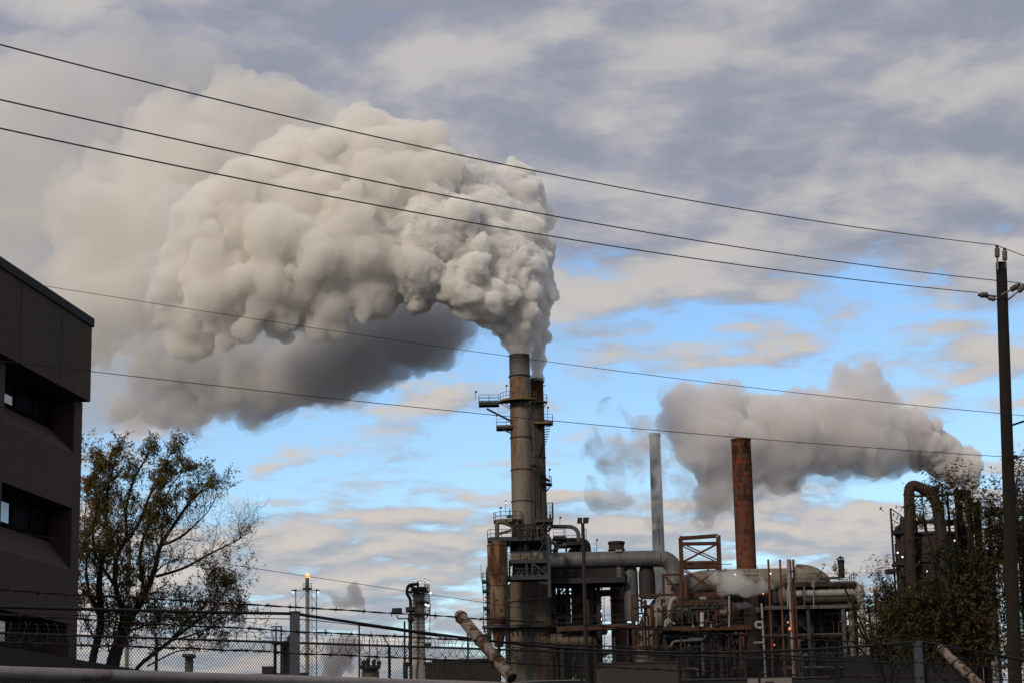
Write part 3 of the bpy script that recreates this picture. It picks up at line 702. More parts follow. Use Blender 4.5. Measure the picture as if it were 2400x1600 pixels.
for i in range(n):
    a = R(-25 - 5*i); z = zz1 - .5 - i*.42; rr = r*1.1
    for_ = Vector((math.cos(a), math.sin(a), 0)); c = Vector((x, y, z))
    sp.bar(c + for_*rr, c + for_*(rr + 1.0), 0.32, 0.09)
sp.build('stair', DARK, rs_)
zz2 = zat(1290, 1135, Y2)
ring_platform(rs_, S2, r*1.12, r*1.95, R(-70), R(20), zz2, DARK, DARK, 1.2, 3)
sp = MB()
for i in range(9):
    p = at(1257 + i*2.8, 1106 + i*2.5, Y2 - 2); sp.bar(p, p + Vector((.7, .5, 0)), .4, .09)
sp.build('stair', DARK, rs_)
lamp(rs_, 1287, 1099, 1135, Y2 - 1.5)
m = MB(); ladder(m, (x - .2, y - r*1.15, zat(1262, 1110, Y2)), (x - .2, y - r*1.12, zz1), .5, .45, .07); m.build('ladder', DARK, rs_)
m = MB()
for dx in (-.75, -.35, .2): m.tube([(x + dx, y - r*1.12, 15), (x + dx, y - r*1.12, zat(1262, 1105, Y2))], .09, 6)
m.build('riser_pipe', DARK, rs_)
MB().bar(at(1272, 903, Y2 - 1), at(1279, 903, Y2 - 1), .12).build('bracket', DARK, rs_)

# ------------------------------------------------------------------ service tower: steel decks around the stack feet
sx = at(1220, 1300, 296)
tw = thing('service_tower', 'blue grey steel decks and railings wrapped round the feet of the tall stacks', 'steel structure', (sx.x, 296, 0))
ZA, ZB, ZC = zat(1190, 1218, 297), zat(1200, 1266, 297), zat(1240, 1354, 294)
def onring(c, rr, a0, a1, z, **k): return ring_platform(tw, c, rr - 1.3, rr, a0, a1, z, BLUE, DARK, 1.15, 4)
cA_ = (xat(1190, 1218, 298), 298.5, 0)
sector(MB(), (cA_[0], cA_[1], ZA), 0.2, m2(33, 298), R(150), R(390), -.25, 0).build('deck', DARK, tw)
rail(MB(), arc((cA_[0], cA_[1], ZA), m2(32.5, 298), R(150), R(350), 18), 1.25, 1.1, .07).build('railing', DARK, tw)
# the wide ring deck
d = MB(); d.box(xat(1143, 1266, 297), xat(1277, 1268, 297), 293.2, 301, ZB - .45, ZB); dk = d.build('deck', BLUE, tw)
rail(MB(), [(xat(1143, 1264, 297), 298, ZB), (xat(1143, 1264, 297), 294.5, ZB), (xat(1150, 1264, 297), 293.3, ZB), (xat(1200, 1264, 297), 293.3, ZB), (xat(1276, 1266, 297), 293.3, ZB)], 1.25, 1.6, .07).build('railing', DARK, dk)
# right-hand railed box platform
xa, xb = xat(1254, 1220, 297), xat(1296, 1220, 297); ZR = zat(1275, 1222, 297)
p_ = flat_platform(tw, xa, xb, 293.5, 298, ZR, BLUE, DARK, 'flr', 1.7, .45)
m = MB()
for xx in np.linspace(xa, xb, 7): m.bar((xx, 293.6, ZR), (xx, 293.6, ZR + 2.0 + .25*abs(xx - (xa + xb)/2)/2), .09)
m.bar((xb, 293.6, ZR), (xb, 297.5, ZR + 2.3), .1); m.bar((xb, 297.5, ZR), (xb, 293.6, ZR + 2.3), .1)
for i in range(6): m.bar((xb - .1, 293.6 + i*.7, ZR + .2), (xb - .1, 293.6 + i*.7, ZR + 2.3), .08)
m.bar((xa, 293.6, ZR + 1.95), (xb, 293.6, ZR + 2.35), .09); m.build('cage', DARK, p_)
MB().bar((xa + .3, 293.7, ZR - 1.6), (xa + 1.6, 293.7, ZR - .3), .16).build('brace', BLUE, tw)
MB().bar((xat(1228, 1330, 293), 293.6, ZC), (xat(1278, 1260, 293), 293.6, ZB - .4), .16).build('brace', BLUE, tw)
# lower steel cage in front of the duct mouth
X = lambda px, py=1330: xat(px, py, 293)
ZM = zat(1240, 1315, 293)
flat_platform(tw, X(1192), X(1287), 291.2, 294.5, ZM, BLUE, BLUE, 'f', 1.15, .4)
flat_platform(tw, X(1186), X(1289), 291.2, 294.5, ZC, BLUE, BLUE, 'f', 1.15, .45)
for px in (1194, 1234, 1247.5): MB().box(X(px) - .13, X(px) + .13, 291.3, 291.55, ZC, ZM - .42).build('post', BLUE, tw)
MB().box(X(1286) - .24, X(1286) + .24, 291.25, 291.7, ZC - 3, zat(1286, 1253, 293)).build('column', BLUE, tw)
MB().box(X(1276) - .16, X(1276) + .16, 295, 295.3, ZM, ZB - .46).build('column', BLUE, tw)
MB().bar((X(1249), 291.4, ZM - .4), (X(1284), 291.4, ZC + .1), .2).build('brace', BLUE, tw)
MB().bar((X(1197), 291.42, ZM - .9), (X(1203), 291.42, ZM - .4), .14).build('brace', BLUE, tw)
for px in (1187, 1288): MB().box(xat(px, 1400, 299) - .3, xat(px, 1400, 299) + .3, 299, 299.6, 0, ZB - .46).build('column', DARK, tw)
# panels at the duct mouth and clutter behind
for px0, px1, py0, py1, mm in ((1197, 1220, 1291, 1316, TANDUCT), (1221, 1244, 1292, 1318, TANDUCT), (1245, 1262, 1290, 1317, INSUL), (1263, 1283, 1291, 1318, TANDUCT)):
    MB().box(xat(px0, 1303, 296), xat(px1, 1303, 296) - .05, 295.4, 297, zat(1230, py1, 296), zat(1230, py0, 296)).build('casing_panel', mm, tw)
for px in (1231, 1255): MB().box(xat(px, 1303, 295) - .3, xat(px, 1303, 295) + .3, 295.2, 295.39, zat(px, 1307, 295), zat(px, 1299, 295)).build('access_door', YEL, tw)
MB().box(xat(1195, 1280, 299), xat(1286, 1280, 299), 298.6, 300, zat(1240, 1292, 299), ZB - .5).build('back_casing', DARK, tw)
lamp(tw, 1172, 1189, 1205, 296); lamp(tw, 1184, 1175, 1210, 295, True)
# fat bent pipes on the left shoulder
P3 = lambda px, py, Y_=296: at(px, py, Y_)
MB().tube(bend([P3(1165, 1264), P3(1165, 1223), P3(1178, 1222), P3(1206, 1232)], 1.2, 8), m2(5.2, 296), 16).build('bent_pipe', TAN2, tw)
MB().tube([P3(1168, 1250, 295), P3(1198, 1242, 295)], m2(3.2, 296), 12).build('pipe', TAN2, tw)
MB().tube(bend([P3(1196, 1224), P3(1203, 1238), P3(1204, 1264)], .8), m2(4.5, 296), 12).build('bent_pipe', TAN2, tw)
MB().tube([P3(1211, 1222), P3(1214, 1264)], m2(4.5, 296), 12).build('pipe', TAN2, tw)
MB().box(xat(1191, 1218, 295), xat(1200, 1218, 295), 294.6, 296, zat(1195, 1222, 295), zat(1195, 1214, 295)).build('valve_box', TANDUCT, tw)
MB().tube([P3(1195, 1212), P3(1195, 1192)], .09, 6).build('valve_stem', DARK, tw)
MB().lathe([(.1, -.2), (.5, -.15), (.5, 0), (.1, .2)], P3(1194, 1209), 10).build('valve', DARK, tw)
for px, py in ((1267, 1235), (1273, 1245)): MB().tube(bend([P3(px, py + 26, 295), P3(px, py, 295), P3(px + 10, py - 4, 295)], .8), m2(5, 295), 12).build('bent_pipe', TAN2, tw)

# ------------------------------------------------------------------ rusty cyclone vessel
Y = 291.0
x, y, _, _ = vspec(1167, 1272, 1500, Y)
cv = thing('cyclone_vessel', 'tan cyclone vessel streaked with heavy rust left of the stack feet', 'vessel', (x, y, 0))
zc = lambda q: zat(1167, q, Y); k = m2(1, Y)
MB().lathe([(1*k, zc(1516)), (9*k, zc(1515)), (18.3*k, zc(1466)), (18.3*k, zc(1385)), (18*k, zc(1372)), (23*k, zc(1345)), (23*k, zc(1276)), (21*k, zc(1272)), (1*k, zc(1270))], (x, y, 0), 40).build('shell', RUSTV, cv)
for q, rr in ((1345, 23), (1278, 23), (1372, 18.2), (1448, 18.2)): ringband((x, y), rr*k, zc(q), .1, .06).build('band', RUSTB, cv)
MB().lathe([(4*k, 0), (4*k, zc(1515))], (x, y, 0), 16).build('dipleg', DKRUST, cv)
MB().lathe([(12*k, zc(1272)), (12*k, zc(1266))], (x, y, 0), 24).build('neck', GREY, cv)
MB().lathe([(17.9*k, zc(1449)), (18.8*k, zc(1449)), (18.8*k, zc(1461)), (17.9*k, zc(1461))], (x, y, 0), 36).build('rust_collar', RUSTB, cv)
for q in ((1164, 1404), (1173, 1427)): MB().ball(at(*q, Y - 18*k), .22, 8, 5).build('nozzle', GREY, cv)

# ------------------------------------------------------------------ grey standpipe with landings
Y = 298.0
x, y, z0, z1 = vspec(1145.5, 1325, 1520, Y); k = m2(1, Y)
sp_ = thing('standpipe', 'slim grey standpipe with ladder landings left of the rusty cyclone', 'pipe', (x, y, 0))
MB().tube(bend([(x, y, 0), (x, y, z1 - .3), (x + .8, y, z1 + .9)], .7), 5.3*k, 16).build('pipe', GREY, sp_)
for q, w in ((1361, 15), (1384, 14), (1425, 12), (1487, 10)):
    zq = zat(1140, q, Y); flat_platform(sp_, x - w*k, x - 3*k, Y - .9, Y + .9, zq, DKRUST if q == 1361 else DARK, DARK, 'flb', 1.15 if q != 1425 else .3, .25)
MB().tube([(x - 16*k, Y, zat(1130, 1361, Y)), (x - 16.5*k, Y, zat(1128, 1321, Y))], .035, 5).build('aerial', DARK, sp_)
m = MB(); ladder(m, (x - 8*k, Y - .5, zat(1138, 1500, Y)), (x - 8*k, Y - .5, zat(1138, 1340, Y)), .5, .4, .07); m.build('ladder', DARK, sp_)
for q in (1400, 1412, 1440): MB().box(x - 8*k, x + 5.6*k, Y - .5, Y + .3, zat(1140, q, Y), zat(1140, q - 3, Y)).build('clamp', DARK, sp_)

# ------------------------------------------------------------------ main vessel with walkway
Y = 301.0
x, y, _, _ = vspec(1245, 1360, 1600, Y); k = m2(1, Y); VX = x
mv = thing('reactor_vessel', 'huge round tan vessel with flange and ring walkway under the stacks', 'vessel', (x, y, 0))
zc = lambda q: zat(1245, q, Y)
MB().lathe([(55*k, 0), (55*k, zc(1410)), (53*k, zc(1409)), (53*k, zc(1372)), (40*k, zc(1356)), (28*k, zc(1352))], (x, y, 0), 64).build('shell', TAN2, mv)
MB().lathe([(54.5*k, zc(1411)), (58.5*k, zc(1411)), (58.5*k, zc(1406)), (53*k, zc(1405))], (x, y, 0), 64, False).build('flange', TAN2, mv)
zw = zc(1470)
MB().lathe([(55.0*k, zw - .2), (69*k, zw - .2), (69*k, zw), (55.0*k, zw)], (x, y, 0), 56, False).build('walkway', BLUE, mv)
rail(MB(), arc((x, y, zw), 68*k, R(170), R(372), 30), 1.3, 1.7, .06).build('railing', DARK, mv)
m = MB()
for a in np.linspace(R(185), R(355), 14): m.bar((x + 68*k*math.cos(a), y + 68*k*math.sin(a), zw - .2), (x + 55.5*k*math.cos(a), y + 55.5*k*math.sin(a), zw - 1.4), .12)
m.build('bracket', DARK, mv)
for a in np.linspace(R(200), R(340), 5): MB().box(x + 55.3*k*math.cos(a) - .05, x + 55.3*k*math.cos(a) + .05, y + 55.3*k*math.sin(a) - .02, y + 55.3*k*math.sin(a) + .05, 0, zc(1412)).build('seam', TAN2, mv)
c2v = (xat(1163, 1468, 292), 291)
cw = thing('walkway', 'curved railed walkway around the lower cyclone vessel', 'walkway', (c2v[0], c2v[1], 0))
zw2 = zat(1163, 1468, 291); kk = m2(1, 291)
dk = sector(MB(), (c2v[0], c2v[1], zw2), 19*kk, 32*kk, R(120), R(345), -.22, 0).build('deck', BLUE, cw)
rail(MB(), arc((c2v[0], c2v[1], zw2), 31.5*kk, R(120), R(345), 22), 1.25, 1.4, .06).build('railing', DARK, dk)
MB().bar((c2v[0] - 28*kk, 291, zw2 - .2), (c2v[0] - 19*kk, 291, zw2 - 2.0), .14).build('bracket', DARK, cw)

# bridge walkway to the right
br = thing('bridge_walkway', 'rusty orange footbridge with thin railings between main vessel and brown column', 'walkway', (xat(1400, 1470, 296), 296, 0))
a, b = at(1305, 1476, 296), at(1482, 1467, 296)
m = MB()
for yy in (295, 297.2): m.bar((a.x, yy, a.z), (b.x, yy, b.z), .25, .55)
m.build('girder', RUSTB, br)
MB().bar((a.x, 296.1, a.z + .3), (b.x, 296.1, b.z + .3), 2.3, .06).build('deck', GREY, br)
rail(MB(), [(a.x, 295, a.z + .3), (b.x, 295, b.z + .3)], 1.5, 2.2, .05).build('railing', DARK, br)
rail(MB(), [(a.x, 297.2, a.z + .3), (b.x, 297.2, b.z + .3)], 1.5, 2.2, .05).build('railing', DARK, br)
for px in (1395, 1440): MB().box(xat(px, 1540, 297) - .2, xat(px, 1540, 297) + .2, 296.4, 296.8, 0, a.z - .3).build('leg', DKRUST, br)

hd = thing('horizontal_drum', 'low rust streaked drum lying beside the main vessel under the footbridge', 'vessel', (xat(1330, 1500, 297), 297, 0))
c = at(1290, 1502, 297); L = m2(85, 297); rr = m2(17, 297)
MB().lathe([(.01, L + .9), (rr*.6, L + .7), (rr*.9, L + .35), (rr, L), (rr, 0)], c, 32, axis=(1, 0, 0)).build('shell', TAN2, hd)
for xx in (0.3, 0.8): MB().box(c.x + L*xx - .3, c.x + L*xx + .3, 296.2, 297.8, 0, c.z - rr*.8).build('saddle', DARK, hd)
for xx in (0.15, 0.5, .75): MB().lathe([(rr*1.01, -.08), (rr*1.04, -.08), (rr*1.04, .08), (rr*1.01, .08)], (c.x + L*xx, c.y, c.z), 32, False, axis=(1, 0, 0)).build('band', DKRUST, hd)

# ------------------------------------------------------------------ upper right piping and decks behind the corrugated duct
up_ = thing('pipe_deck', 'dark pipe loop and small railed decks above the left half of the corrugated duct', 'pipework', (xat(1340, 1260, 306), 306, 0))
P4 = lambda px, py, Y_=306: at(px, py, Y_)
MB().tube(bend([P4(1290, 1233), P4(1356, 1233), P4(1356, 1290)], 1.6, 9), m2(4.7, 306), 16).build('pipe_loop', GREY, up_)
MB().tube(bend([P4(1300, 1300, 309), P4(1306, 1272, 309), P4(1330, 1264, 309), P4(1378, 1266, 309), P4(1381, 1300, 309)], 1.6, 9), m2(5.5, 309), 16).build('pipe_arch', DARK, up_)
for px0, px1, py, yy in ((1296, 1326, 1256, 304), (1328, 1372, 1270, 303), (1300, 1372, 1274, 304.5)):
    flat_platform(up_, xat(px0, py, yy), xat(px1, py, yy), yy, yy + 2.5, zat(px0, py, yy), DARK if px0 != 1300 else BLUE, DARK, 'fr' if px0 != 1300 else '', 1.05, .4)
for px in (1305, 1327, 1352, 1372): MB().box(xat(px, 1280, 305) - .14, xat(px, 1280, 305) + .14, 305, 305.3, 12, zat(px, 1258 if px < 1328 else 1270, 305)).build('column', DARK, up_)
MB().bar(P4(1290, 1292, 303), P4(1322, 1273, 303), .3).build('brace', BLUE, up_)
MB().bar(P4(1294, 1262, 304), P4(1302, 1284, 304), .2).build('brace', DARK, up_)
MB().tube([P4(1290, 1271, 303), P4(1302, 1271, 303)], m2(4, 303), 12).build('pipe', GREY, up_)
MB().lathe([(.01, m2(10, 308)), (m2(9, 308), m2(8, 308)), (m2(16, 308), m2(2, 308)), (m2(18, 308), 0), (m2(18, 308), -4)], P4(1350, 1289, 308), 28).build('domed_cap', RUSTY, up_)
lamp(up_, 1312, 1212, 1230, 305); lamp(up_, 1398, 1264, 1292, 305)
rail(MB(), [P4(1383, 1292, 303), P4(1399, 1292, 303)], .5, .6, .05, False).build('railing', DARK, up_)

# ------------------------------------------------------------------ big corrugated duct
Y = 297.0
k = m2(1, Y); c0 = at(1284, 1310.5, Y); c1 = at(1548, 1310.5, Y); zc_ = (c0.z + c1.z)/2; L = c1.x - c0.x
du = thing('corrugated_duct', 'fat grey corrugated duct running level right of the stacks and bending down', 'duct', (c0.x, Y, 0))
rr = 18.6*k; pr = []
n = int(L / .36)
for i in range(n):
    for f, dr in ((0, 0), (.3, .045), (.55, .045), (.8, 0)): pr.append((rr + dr, (i + f)*L/n))
MB().lathe(pr, (c0.x, Y, zc_), 40, axis=(1, 0, 0)).build('shell', GALV, du)
E = [(c1.x, Y, zc_)]
el = [Vector((c1.x, Y, zc_)), Vector((c1.x + 1.4, Y, zc_)), Vector((c1.x + 2.0, Y, zc_ - 4))]
MB().tube([Vector((c1.x + 1.9*math.sin(a), Y, zc_ - 1.9*(1 - math.cos(a)))) for a in np.linspace(0, R(90), 6)] + [Vector((c1.x + 1.9, Y, zc_ - 3.8))], rr*1.02, 36, True).build('elbow', GALV, du)
for a in (25, 55, 85):
    p = Vector((c1.x + 1.9*math.sin(R(a)), Y, zc_ - 1.9*(1 - math.cos(R(a))))); d = Vector((math.cos(R(a)), 0, -math.sin(R(a))))
    MB().tube([p - d*.05, p + d*.05], rr*1.05, 36).build('seam_band', GALV, du)
for px, ptop, pbot, rk, mm in ((1479, 1325, 1452, 16.5, GREY), (1517, 1326, 1398, 19, DARK)):  # second leg is dark steel to stand for its shadow
    xx = xat(px, 1380, Y + 1)
    MB().lathe([(rk*k, zat(px, pbot, Y)), (rk*k, zat(px, ptop + 14, Y)), (rk*k*.8, zat(px, ptop, Y))], (xx, Y + 1, 0), 32).build('down_leg', mm, du)
MB().box(xat(1449, 1330, Y) - .3, xat(1449, 1330, Y) + .3, Y - rr - .25, Y + rr + .2, zat(1449, 1364, Y), zat(1449, 1330, Y)).build('hanger', GREY, du)
MB().lathe([(rr*1.05, -.25), (rr*1.09, -.25), (rr*1.09, .25), (rr*1.05, .25)], (xat(1449, 1310, Y), Y, zc_), 40, False, axis=(1, 0, 0)).build('saddle_band', GREY, du)
MB().box(xat(1447, 1292, Y) - .3, xat(1447, 1292, Y) + .6, Y - 1.2, Y - .4, zc_ + rr*.85, zc_ + rr*1.12).build('lug', INSUL, du)
# dark service deck slung below the duct
dd = thing('service_deck', 'dark steel service deck with railing slung beneath the corrugated duct', 'steel structure', (xat(1380, 1350, 299), 299, 0))
zq = zat(1370, 1361, 299)
flat_platform(dd, xat(1290, 1361, 299), xat(1462, 1361, 299), 295.5, 303, zq, DARK, DARK, 'f', 1.2, .6)
MB().box(xat(1290, 1340, 303), xat(1462, 1340, 303), 302.5, 303.5, zq + .2, zat(1370, 1328, 302)).build('casing', DARK, dd)
for px in (1300, 1331, 1386, 1404): MB().box(xat(px, 1450, 300) - .3, xat(px, 1450, 300) + .3, 299.5, 300.1, 0, zq - .62).build('column', DARK, dd)
MB().bar(at(1300, 1400, 299.3), at(1331, 1366, 299.3), .25).build('brace', DARK, dd)
MB().bar(at(1331, 1430, 299.3), at(1302, 1366, 299.3), .25).build('brace', DARK, dd)
for q in (1410, 1440, 1500): MB().box(xat(1300, q, 299.8), xat(1404, q, 299.8), 299.6, 299.9, zat(1350, q, 299.8) - .25, zat(1350, q, 299.8)).build('beam', DARK, dd)
MB().box(xat(1382, 1386, 300.3), xat(1452, 1386, 300.3), 300.2, 301.8, zat(1400, 1394, 300), zat(1400, 1381, 300)).build('box_girder', DARK, dd)
MB().bar(at(1404, 1400, 300), at(1412, 1393, 300), .3).build('brace', DARK, dd)
for px in (1401, 1410, 1404): MB().box(xat(px, 1375, 301) - .12, xat(px, 1375, 301) + .12, 300.9, 301.2, zat(1400, 1380, 301), zat(1400, 1362, 301)).build('post', DARK, dd)
MB().box(xat(1296, 1450, 306), xat(1338, 1450, 306), 305, 306, 0, zat(1320, 1392, 306)).build('back_casing', DARK, dd)
MB().box(xat(1340, 1450, 306), xat(1398, 1450, 306), 305, 306, 0, zat(1360, 1364, 306)).build('back_casing', DARK, dd)
wg = MB()
for q in np.linspace(1372, 1500, 13): wg.bar(at(1318, q, 302), at(1336, q + 2, 302), .1)
ladder(wg, at(1312, 1560, 302), at(1312, 1370, 302), .8, .5, .1); wg.build('ladder', DARK, dd)

def column(name, label, cat, px, py0, r_px, Y_, mm, bands=(), top='dome', bot=0.0, pyb=1600):
    x, y, z0, z1 = vspec(px, py0, pyb, Y_); k = m2(1, Y_); r = r_px*k
    t_ = thing(name, label, cat, (x, y, 0))
    prof = [(r, bot), (r, z1 - (r*.5 if top == 'dome' else 0))]
    if top == 'dome': prof += [(r*.87, z1 - r*.25), (r*.5, z1 - .06*r), (.01, z1)]
    elif top == 'open': prof += [(r*.92, z1), (r*.92, z1 - 2)]
    else: prof += [(.01, z1)]
    MB().lathe(prof, (x, y, 0), 36).build('shell', mm, t_)
    for q in bands: ringband((x, y), r*1.0, zat(px, q, Y_), .14, .09).build('band', mm, t_)
    return t_, (x, y), r, z1
column('rusty_column', 'upright orange rusted column behind the brown lamp post', 'vessel', 1357, 1366, 15.5, 303, RUSTV, (1400, 1448, 1461), 'flat')
column('dark_column', 'upright black vessel right of the brown lamp post', 'vessel', 1391, 1392, 11, 301, DARK, (1440, 1480))
column('brown_column', 'tall plain brown column under the right end of the corrugated duct', 'vessel', 1452, 1376, 18.5, 307, BROWN, (1405, 1466, 1520), 'flat')
t_, c, r, z1 = column('vent_stack', 'short dark vent stack rising behind the corrugated duct', 'smokestack', 1445, 1268, 17.6, 316, DKRUST, (), 'open', 10, 1300)
for q in (1270, 1273, 1288): ringband(c, r, zat(1445, q, 316), .18, .14).build('rim', DARK, t_)
# far thin column seen through the gap
t_, c, r, z1 = column('far_column', 'pale far column with lamps in the bright gap right of the lamp post', 'vessel', 1405, 1392, 7, 400, GREY, (1410, 1440), 'dome')
for q in ((1401, 1426), (1407, 1431), (1400, 1446), (1408, 1450), (1402, 1440)): MB().ball(at(*q, 396), .3, 8, 5).build('bulb', LAMPW, t_)
m = MB(); ladder(m, at(1413, 1570, 396), at(1411, 1395, 396), .8, .6, .1); m.build('ladder', GREY, t_)
for q in (1480, 1530): MB().box(c[0] - 1.2, c[0] + 1.5, 396, 404, zat(1405, q, 400) - .3, zat(1405, q, 400)).build('landing', DARK, t_)

# ------------------------------------------------------------------ slender grey stack and rusty stack
x, y, z0, z1 = vspec(1539, 1015, 1300, 334); k = m2(1, 334); r = 13.3*k
gs = thing('smokestack', 'slender plain grey smokestack standing behind the corrugated duct', 'smokestack', (x, y, 0))
MB().lathe([(r*1.12, 0), (r*1.05, z0), (r*.98, z1 - .4), (r*1.06, z1 - .35), (r*1.06, z1), (r*.85, z1), (r*.85, z1 - 3)], (x, y, 0), 36).build('shell', GSTACK, gs)
for q in (1022, 1152): ringband((x, y), r*1.0, zat(1539, q, 334), .1, .08).build('band', DARK, gs)
x, y, z0, z1 = vspec(1743, 1028, 1330, 313); k = m2(1, 313); r = 22.4*k
rs2 = thing('smokestack', 'broad rust red smokestack standing alone right of the steel frame tower', 'smokestack', (x, y, 0))
MB().lathe([(r*1.06, 0), (r*1.02, z0), (r, z1 - .2), (r*1.04, z1 - .18), (r*1.04, z1), (r*.93, z1), (r*.93, z1 - 3)], (x, y, 0), 48).build('shell', RUSTS, rs2)
rng_ = random.Random(4)                                # patches of peeled plate
PEEL = mat('peeled_grey', (0.10, 0.085, 0.08), (0.12, 0.06, 0.04), 2.5, rough=.9, rust=.35, rustcol=(0.15, 0.05, 0.025), rsc=1.5, stretch=(1, 1, 1))
PEEL2 = mat('fresh_rust', (0.30, 0.075, 0.028), (0.17, 0.05, 0.026), 2.5, rough=.9, rust=.35, rustcol=(0.07, 0.035, 0.025), rsc=1.5, stretch=(1, 1, 1))
for row in range(26):
    za = z1 - .6 - row * .92
    for col in range(16):
        if rng_.random() < .38: continue
        a = 2*PI*col/16 + .2*(row % 2); w_ = rng_.uniform(.14, .19); h_ = rng_.uniform(.5, .9)
        sector(MB(), (x, y, za), r*1.003, r*1.003 + rng_.uniform(.012, .03), a - w_, a + w_, -h_, 0, 4).build('scale_plate', rng_.choice((PEEL, PEEL2, PEEL2)), rs2)
for q in (1031, 1140, 1250): ringband((x, y), r*1.0, zat(1743, q, 313), .08, .05).build('band', RUSTB, rs2)

# ------------------------------------------------------------------ rusty steel frame tower
Yf, Yb = 287.0, 289.2
ft = thing('frame_tower', 'rusty open steel frame tower with crossed braces left of the rust red stack', 'steel structure', (xat(1643, 1400, 289), 289, 0))
zt_, zm1, zm2, zbt = zat(1643, 1256, 288), zat(1643, 1318, 288), zat(1643, 1328, 288), zat(1643, 1395, 288)
xl, xr_ = xat(1598, 1300, Yf), xat(1687, 1300, Yf)
for xx in (xl, xr_):
    for yy in (Yf, Yb): MB().box(xx - .2, xx + .2, yy - .2, yy + .2, 0, zt_).build('post', RUSTB, ft)
for yy in (Yf, Yb):
    for z, h in ((zt_ - .2, .32), (zt_ - 1.0, .25), (zm1, .35), (zm2, .35), (zbt, .35)): MB().bar((xl + .2, yy, z), (xr_ - .2, yy, z + (0.25 if z == zt_ - .2 else 0)), .22, h).build('beam', RUSTB, ft)
    off = .12 if yy == Yf else -.12
    MB().bar((xl + .2, yy + off, zm1 + .2), (xr_ - .2, yy + off, zt_ - 1.1), .16).build('brace', RUSTB, ft)
    MB().bar((xr_ - .2, yy - off, zm1 + .2), (xl + .2, yy - off, zt_ - 1.1), .16).build('brace', RUSTB, ft)
    MB().bar((xl + .2, yy + off, zm2 - .2), (xr_ - .2, yy + off, zbt + .2), .16).build('brace', RUSTB, ft)
    MB().bar((xr_ - .2, yy - off, zm2 - .2), (xl + .2, yy - off, zbt + .2), .16).build('brace', RUSTB, ft)
for xx in (xl, xr_):
    for z in (zt_ - .3, zm1, zm2): MB().bar((xx, Yf + .2, z), (xx, Yb - .2, z), .22, .3).build('beam', RUSTB, ft)
MB().bar((xr_, Yf, zat(1690, 1323, 288)), (xat(1714, 1323, 288), Yf, zat(1714, 1322.5, 288)), .1).build('outrigger', DARK, ft)
for px in (1597, 1607): MB().tube([at(px, 1402, 285.5), at(px, 1362, 285.5)], .32, 8).build('valve_body', RUSTY, ft)

# lower rusty frame at the left
lf = thing('steel_frame', 'rusty orange bracing frame beside the footbridge end and the drum', 'steel structure', (xat(1520, 1450, 288), 288, 0))
B = lambda p, q, w_=.3, Y_=287.0: MB().bar(at(*p, Y_), at(*q, Y_), w_).build('beam', RUSTB, lf)
B((1480, 1395), (1740, 1388)); B((1551, 1346), (1600, 1345)); B((1480, 1470), (1530, 1468)); B((1481, 1517), (1600, 1512), .4); B((1549, 1477), (1754, 1469), .5, 283)
for px, p0, p1 in ((1481.5, 1394, 1600), (1554, 1345, 1412), (1527, 1420, 1470), (1538, 1480, 1520), (1586, 1480, 1600)):
    a = at(px, p0, 287); b = at(px, p1, 287); MB().bar(a, (a.x, 287, max(0, b.z if p1 < 1590 else 0)), .34).build('post', RUSTB, lf)
for p, q in (((1490, 1400), (1527, 1425)), ((1558, 1350), (1594, 1385)), ((1506, 1420), (1527, 1418)), ((1480, 1480), (1500, 1510)), ((1512, 1500), (1535, 1480)), ((1540, 1424), (1560, 1440))): B(p, q, .26)
rail(MB(), [at(1482, 1468, 286), at(1526, 1467, 286)], 1.4, 1.2, .08).build('railing', RUSTB, lf)
MB().tube(bend([at(1538, 1470, 285), at(1538, 1401, 285), at(1570, 1400, 285)], .5), .09, 6).build('conduit', INSUL, lf)

# ------------------------------------------------------------------ big tan duct: level run, bend and slanting leg
td = thing('tan_duct', 'huge smooth tan duct running level behind the frame tower and slanting down left', 'duct', (xat(1700, 1360, 301), 301, 0))
k = m2(1, 301)
run = bend([at(1846, 1358, 301), at(1640, 1362, 301), at(1585, 1385, 300), at(1520, 1460, 299), at(1512, 1560, 299), (xat(1512, 1560, 299), 299, 1)], 3.2, 8)
MB().tube(run, [27*k]*(len(run) - 10) + [27*k]*10, 40).build('shell', TANDUCT, td)
for i, f in enumerate((1660, 1700, 1790, 1830)): MB().lathe([(27*k, -.1), (27.8*k, -.1), (27.8*k, .1), (27*k, .1)], at(f, 1359.5, 301), 40, False, axis=(-1, 0, 0)).build('seam_band', TANDUCT, td)
for q in ((1723, 1345), (1806, 1343)): MB().ball(at(*q, 292.0), .11, 8, 6).build('bulb', LAMPW, td)
rail(MB(), [at(1733, 1349, 292), at(1776, 1349, 292)], 1.4, 1.4, .06).build('railing', DKRUST, td)
MB().box(xat(1595, 1400, 303), xat(1960, 1400, 303), 306.5, 307.5, 0, zat(1750, 1378, 306)).build('casing_wall', DARK, td)
MB().box(xat(1472, 1500, 309), xat(1600, 1500, 309), 308.5, 309.5, 0, zat(1530, 1462, 309)).build('casing_wall', DARK, td)
hood = thing('duct_hood', 'weathered beige hood bulging above the railed deck by the black chimney', 'duct', (xat(1890, 1350, 300), 300, 0))
c = at(1872, 1350, 300); k = m2(1, 300)
MB().lathe([(17*k, -12*k), (28*k, -8*k), (29*k, 4*k), (29*k, 22*k), (26*k, 38*k), (20*k, 52*k), (11*k, 66*k), (.01, 72*k)], (c.x, c.y, c.z), 40, axis=(1, 0, -0.15)).build('shell', mat('beige_hood', (0.40, 0.34, 0.27), (0.30, 0.25, 0.2), .5, rust=.35, rustcol=(0.10, 0.05, 0.03), rsc=.5, stretch=(1, 1, 1)), hood)
MB().box(c.x + 10*k, c.x + 30*k, 299, 301, 0, c.z - 20*k).build('support', DARK, hood)

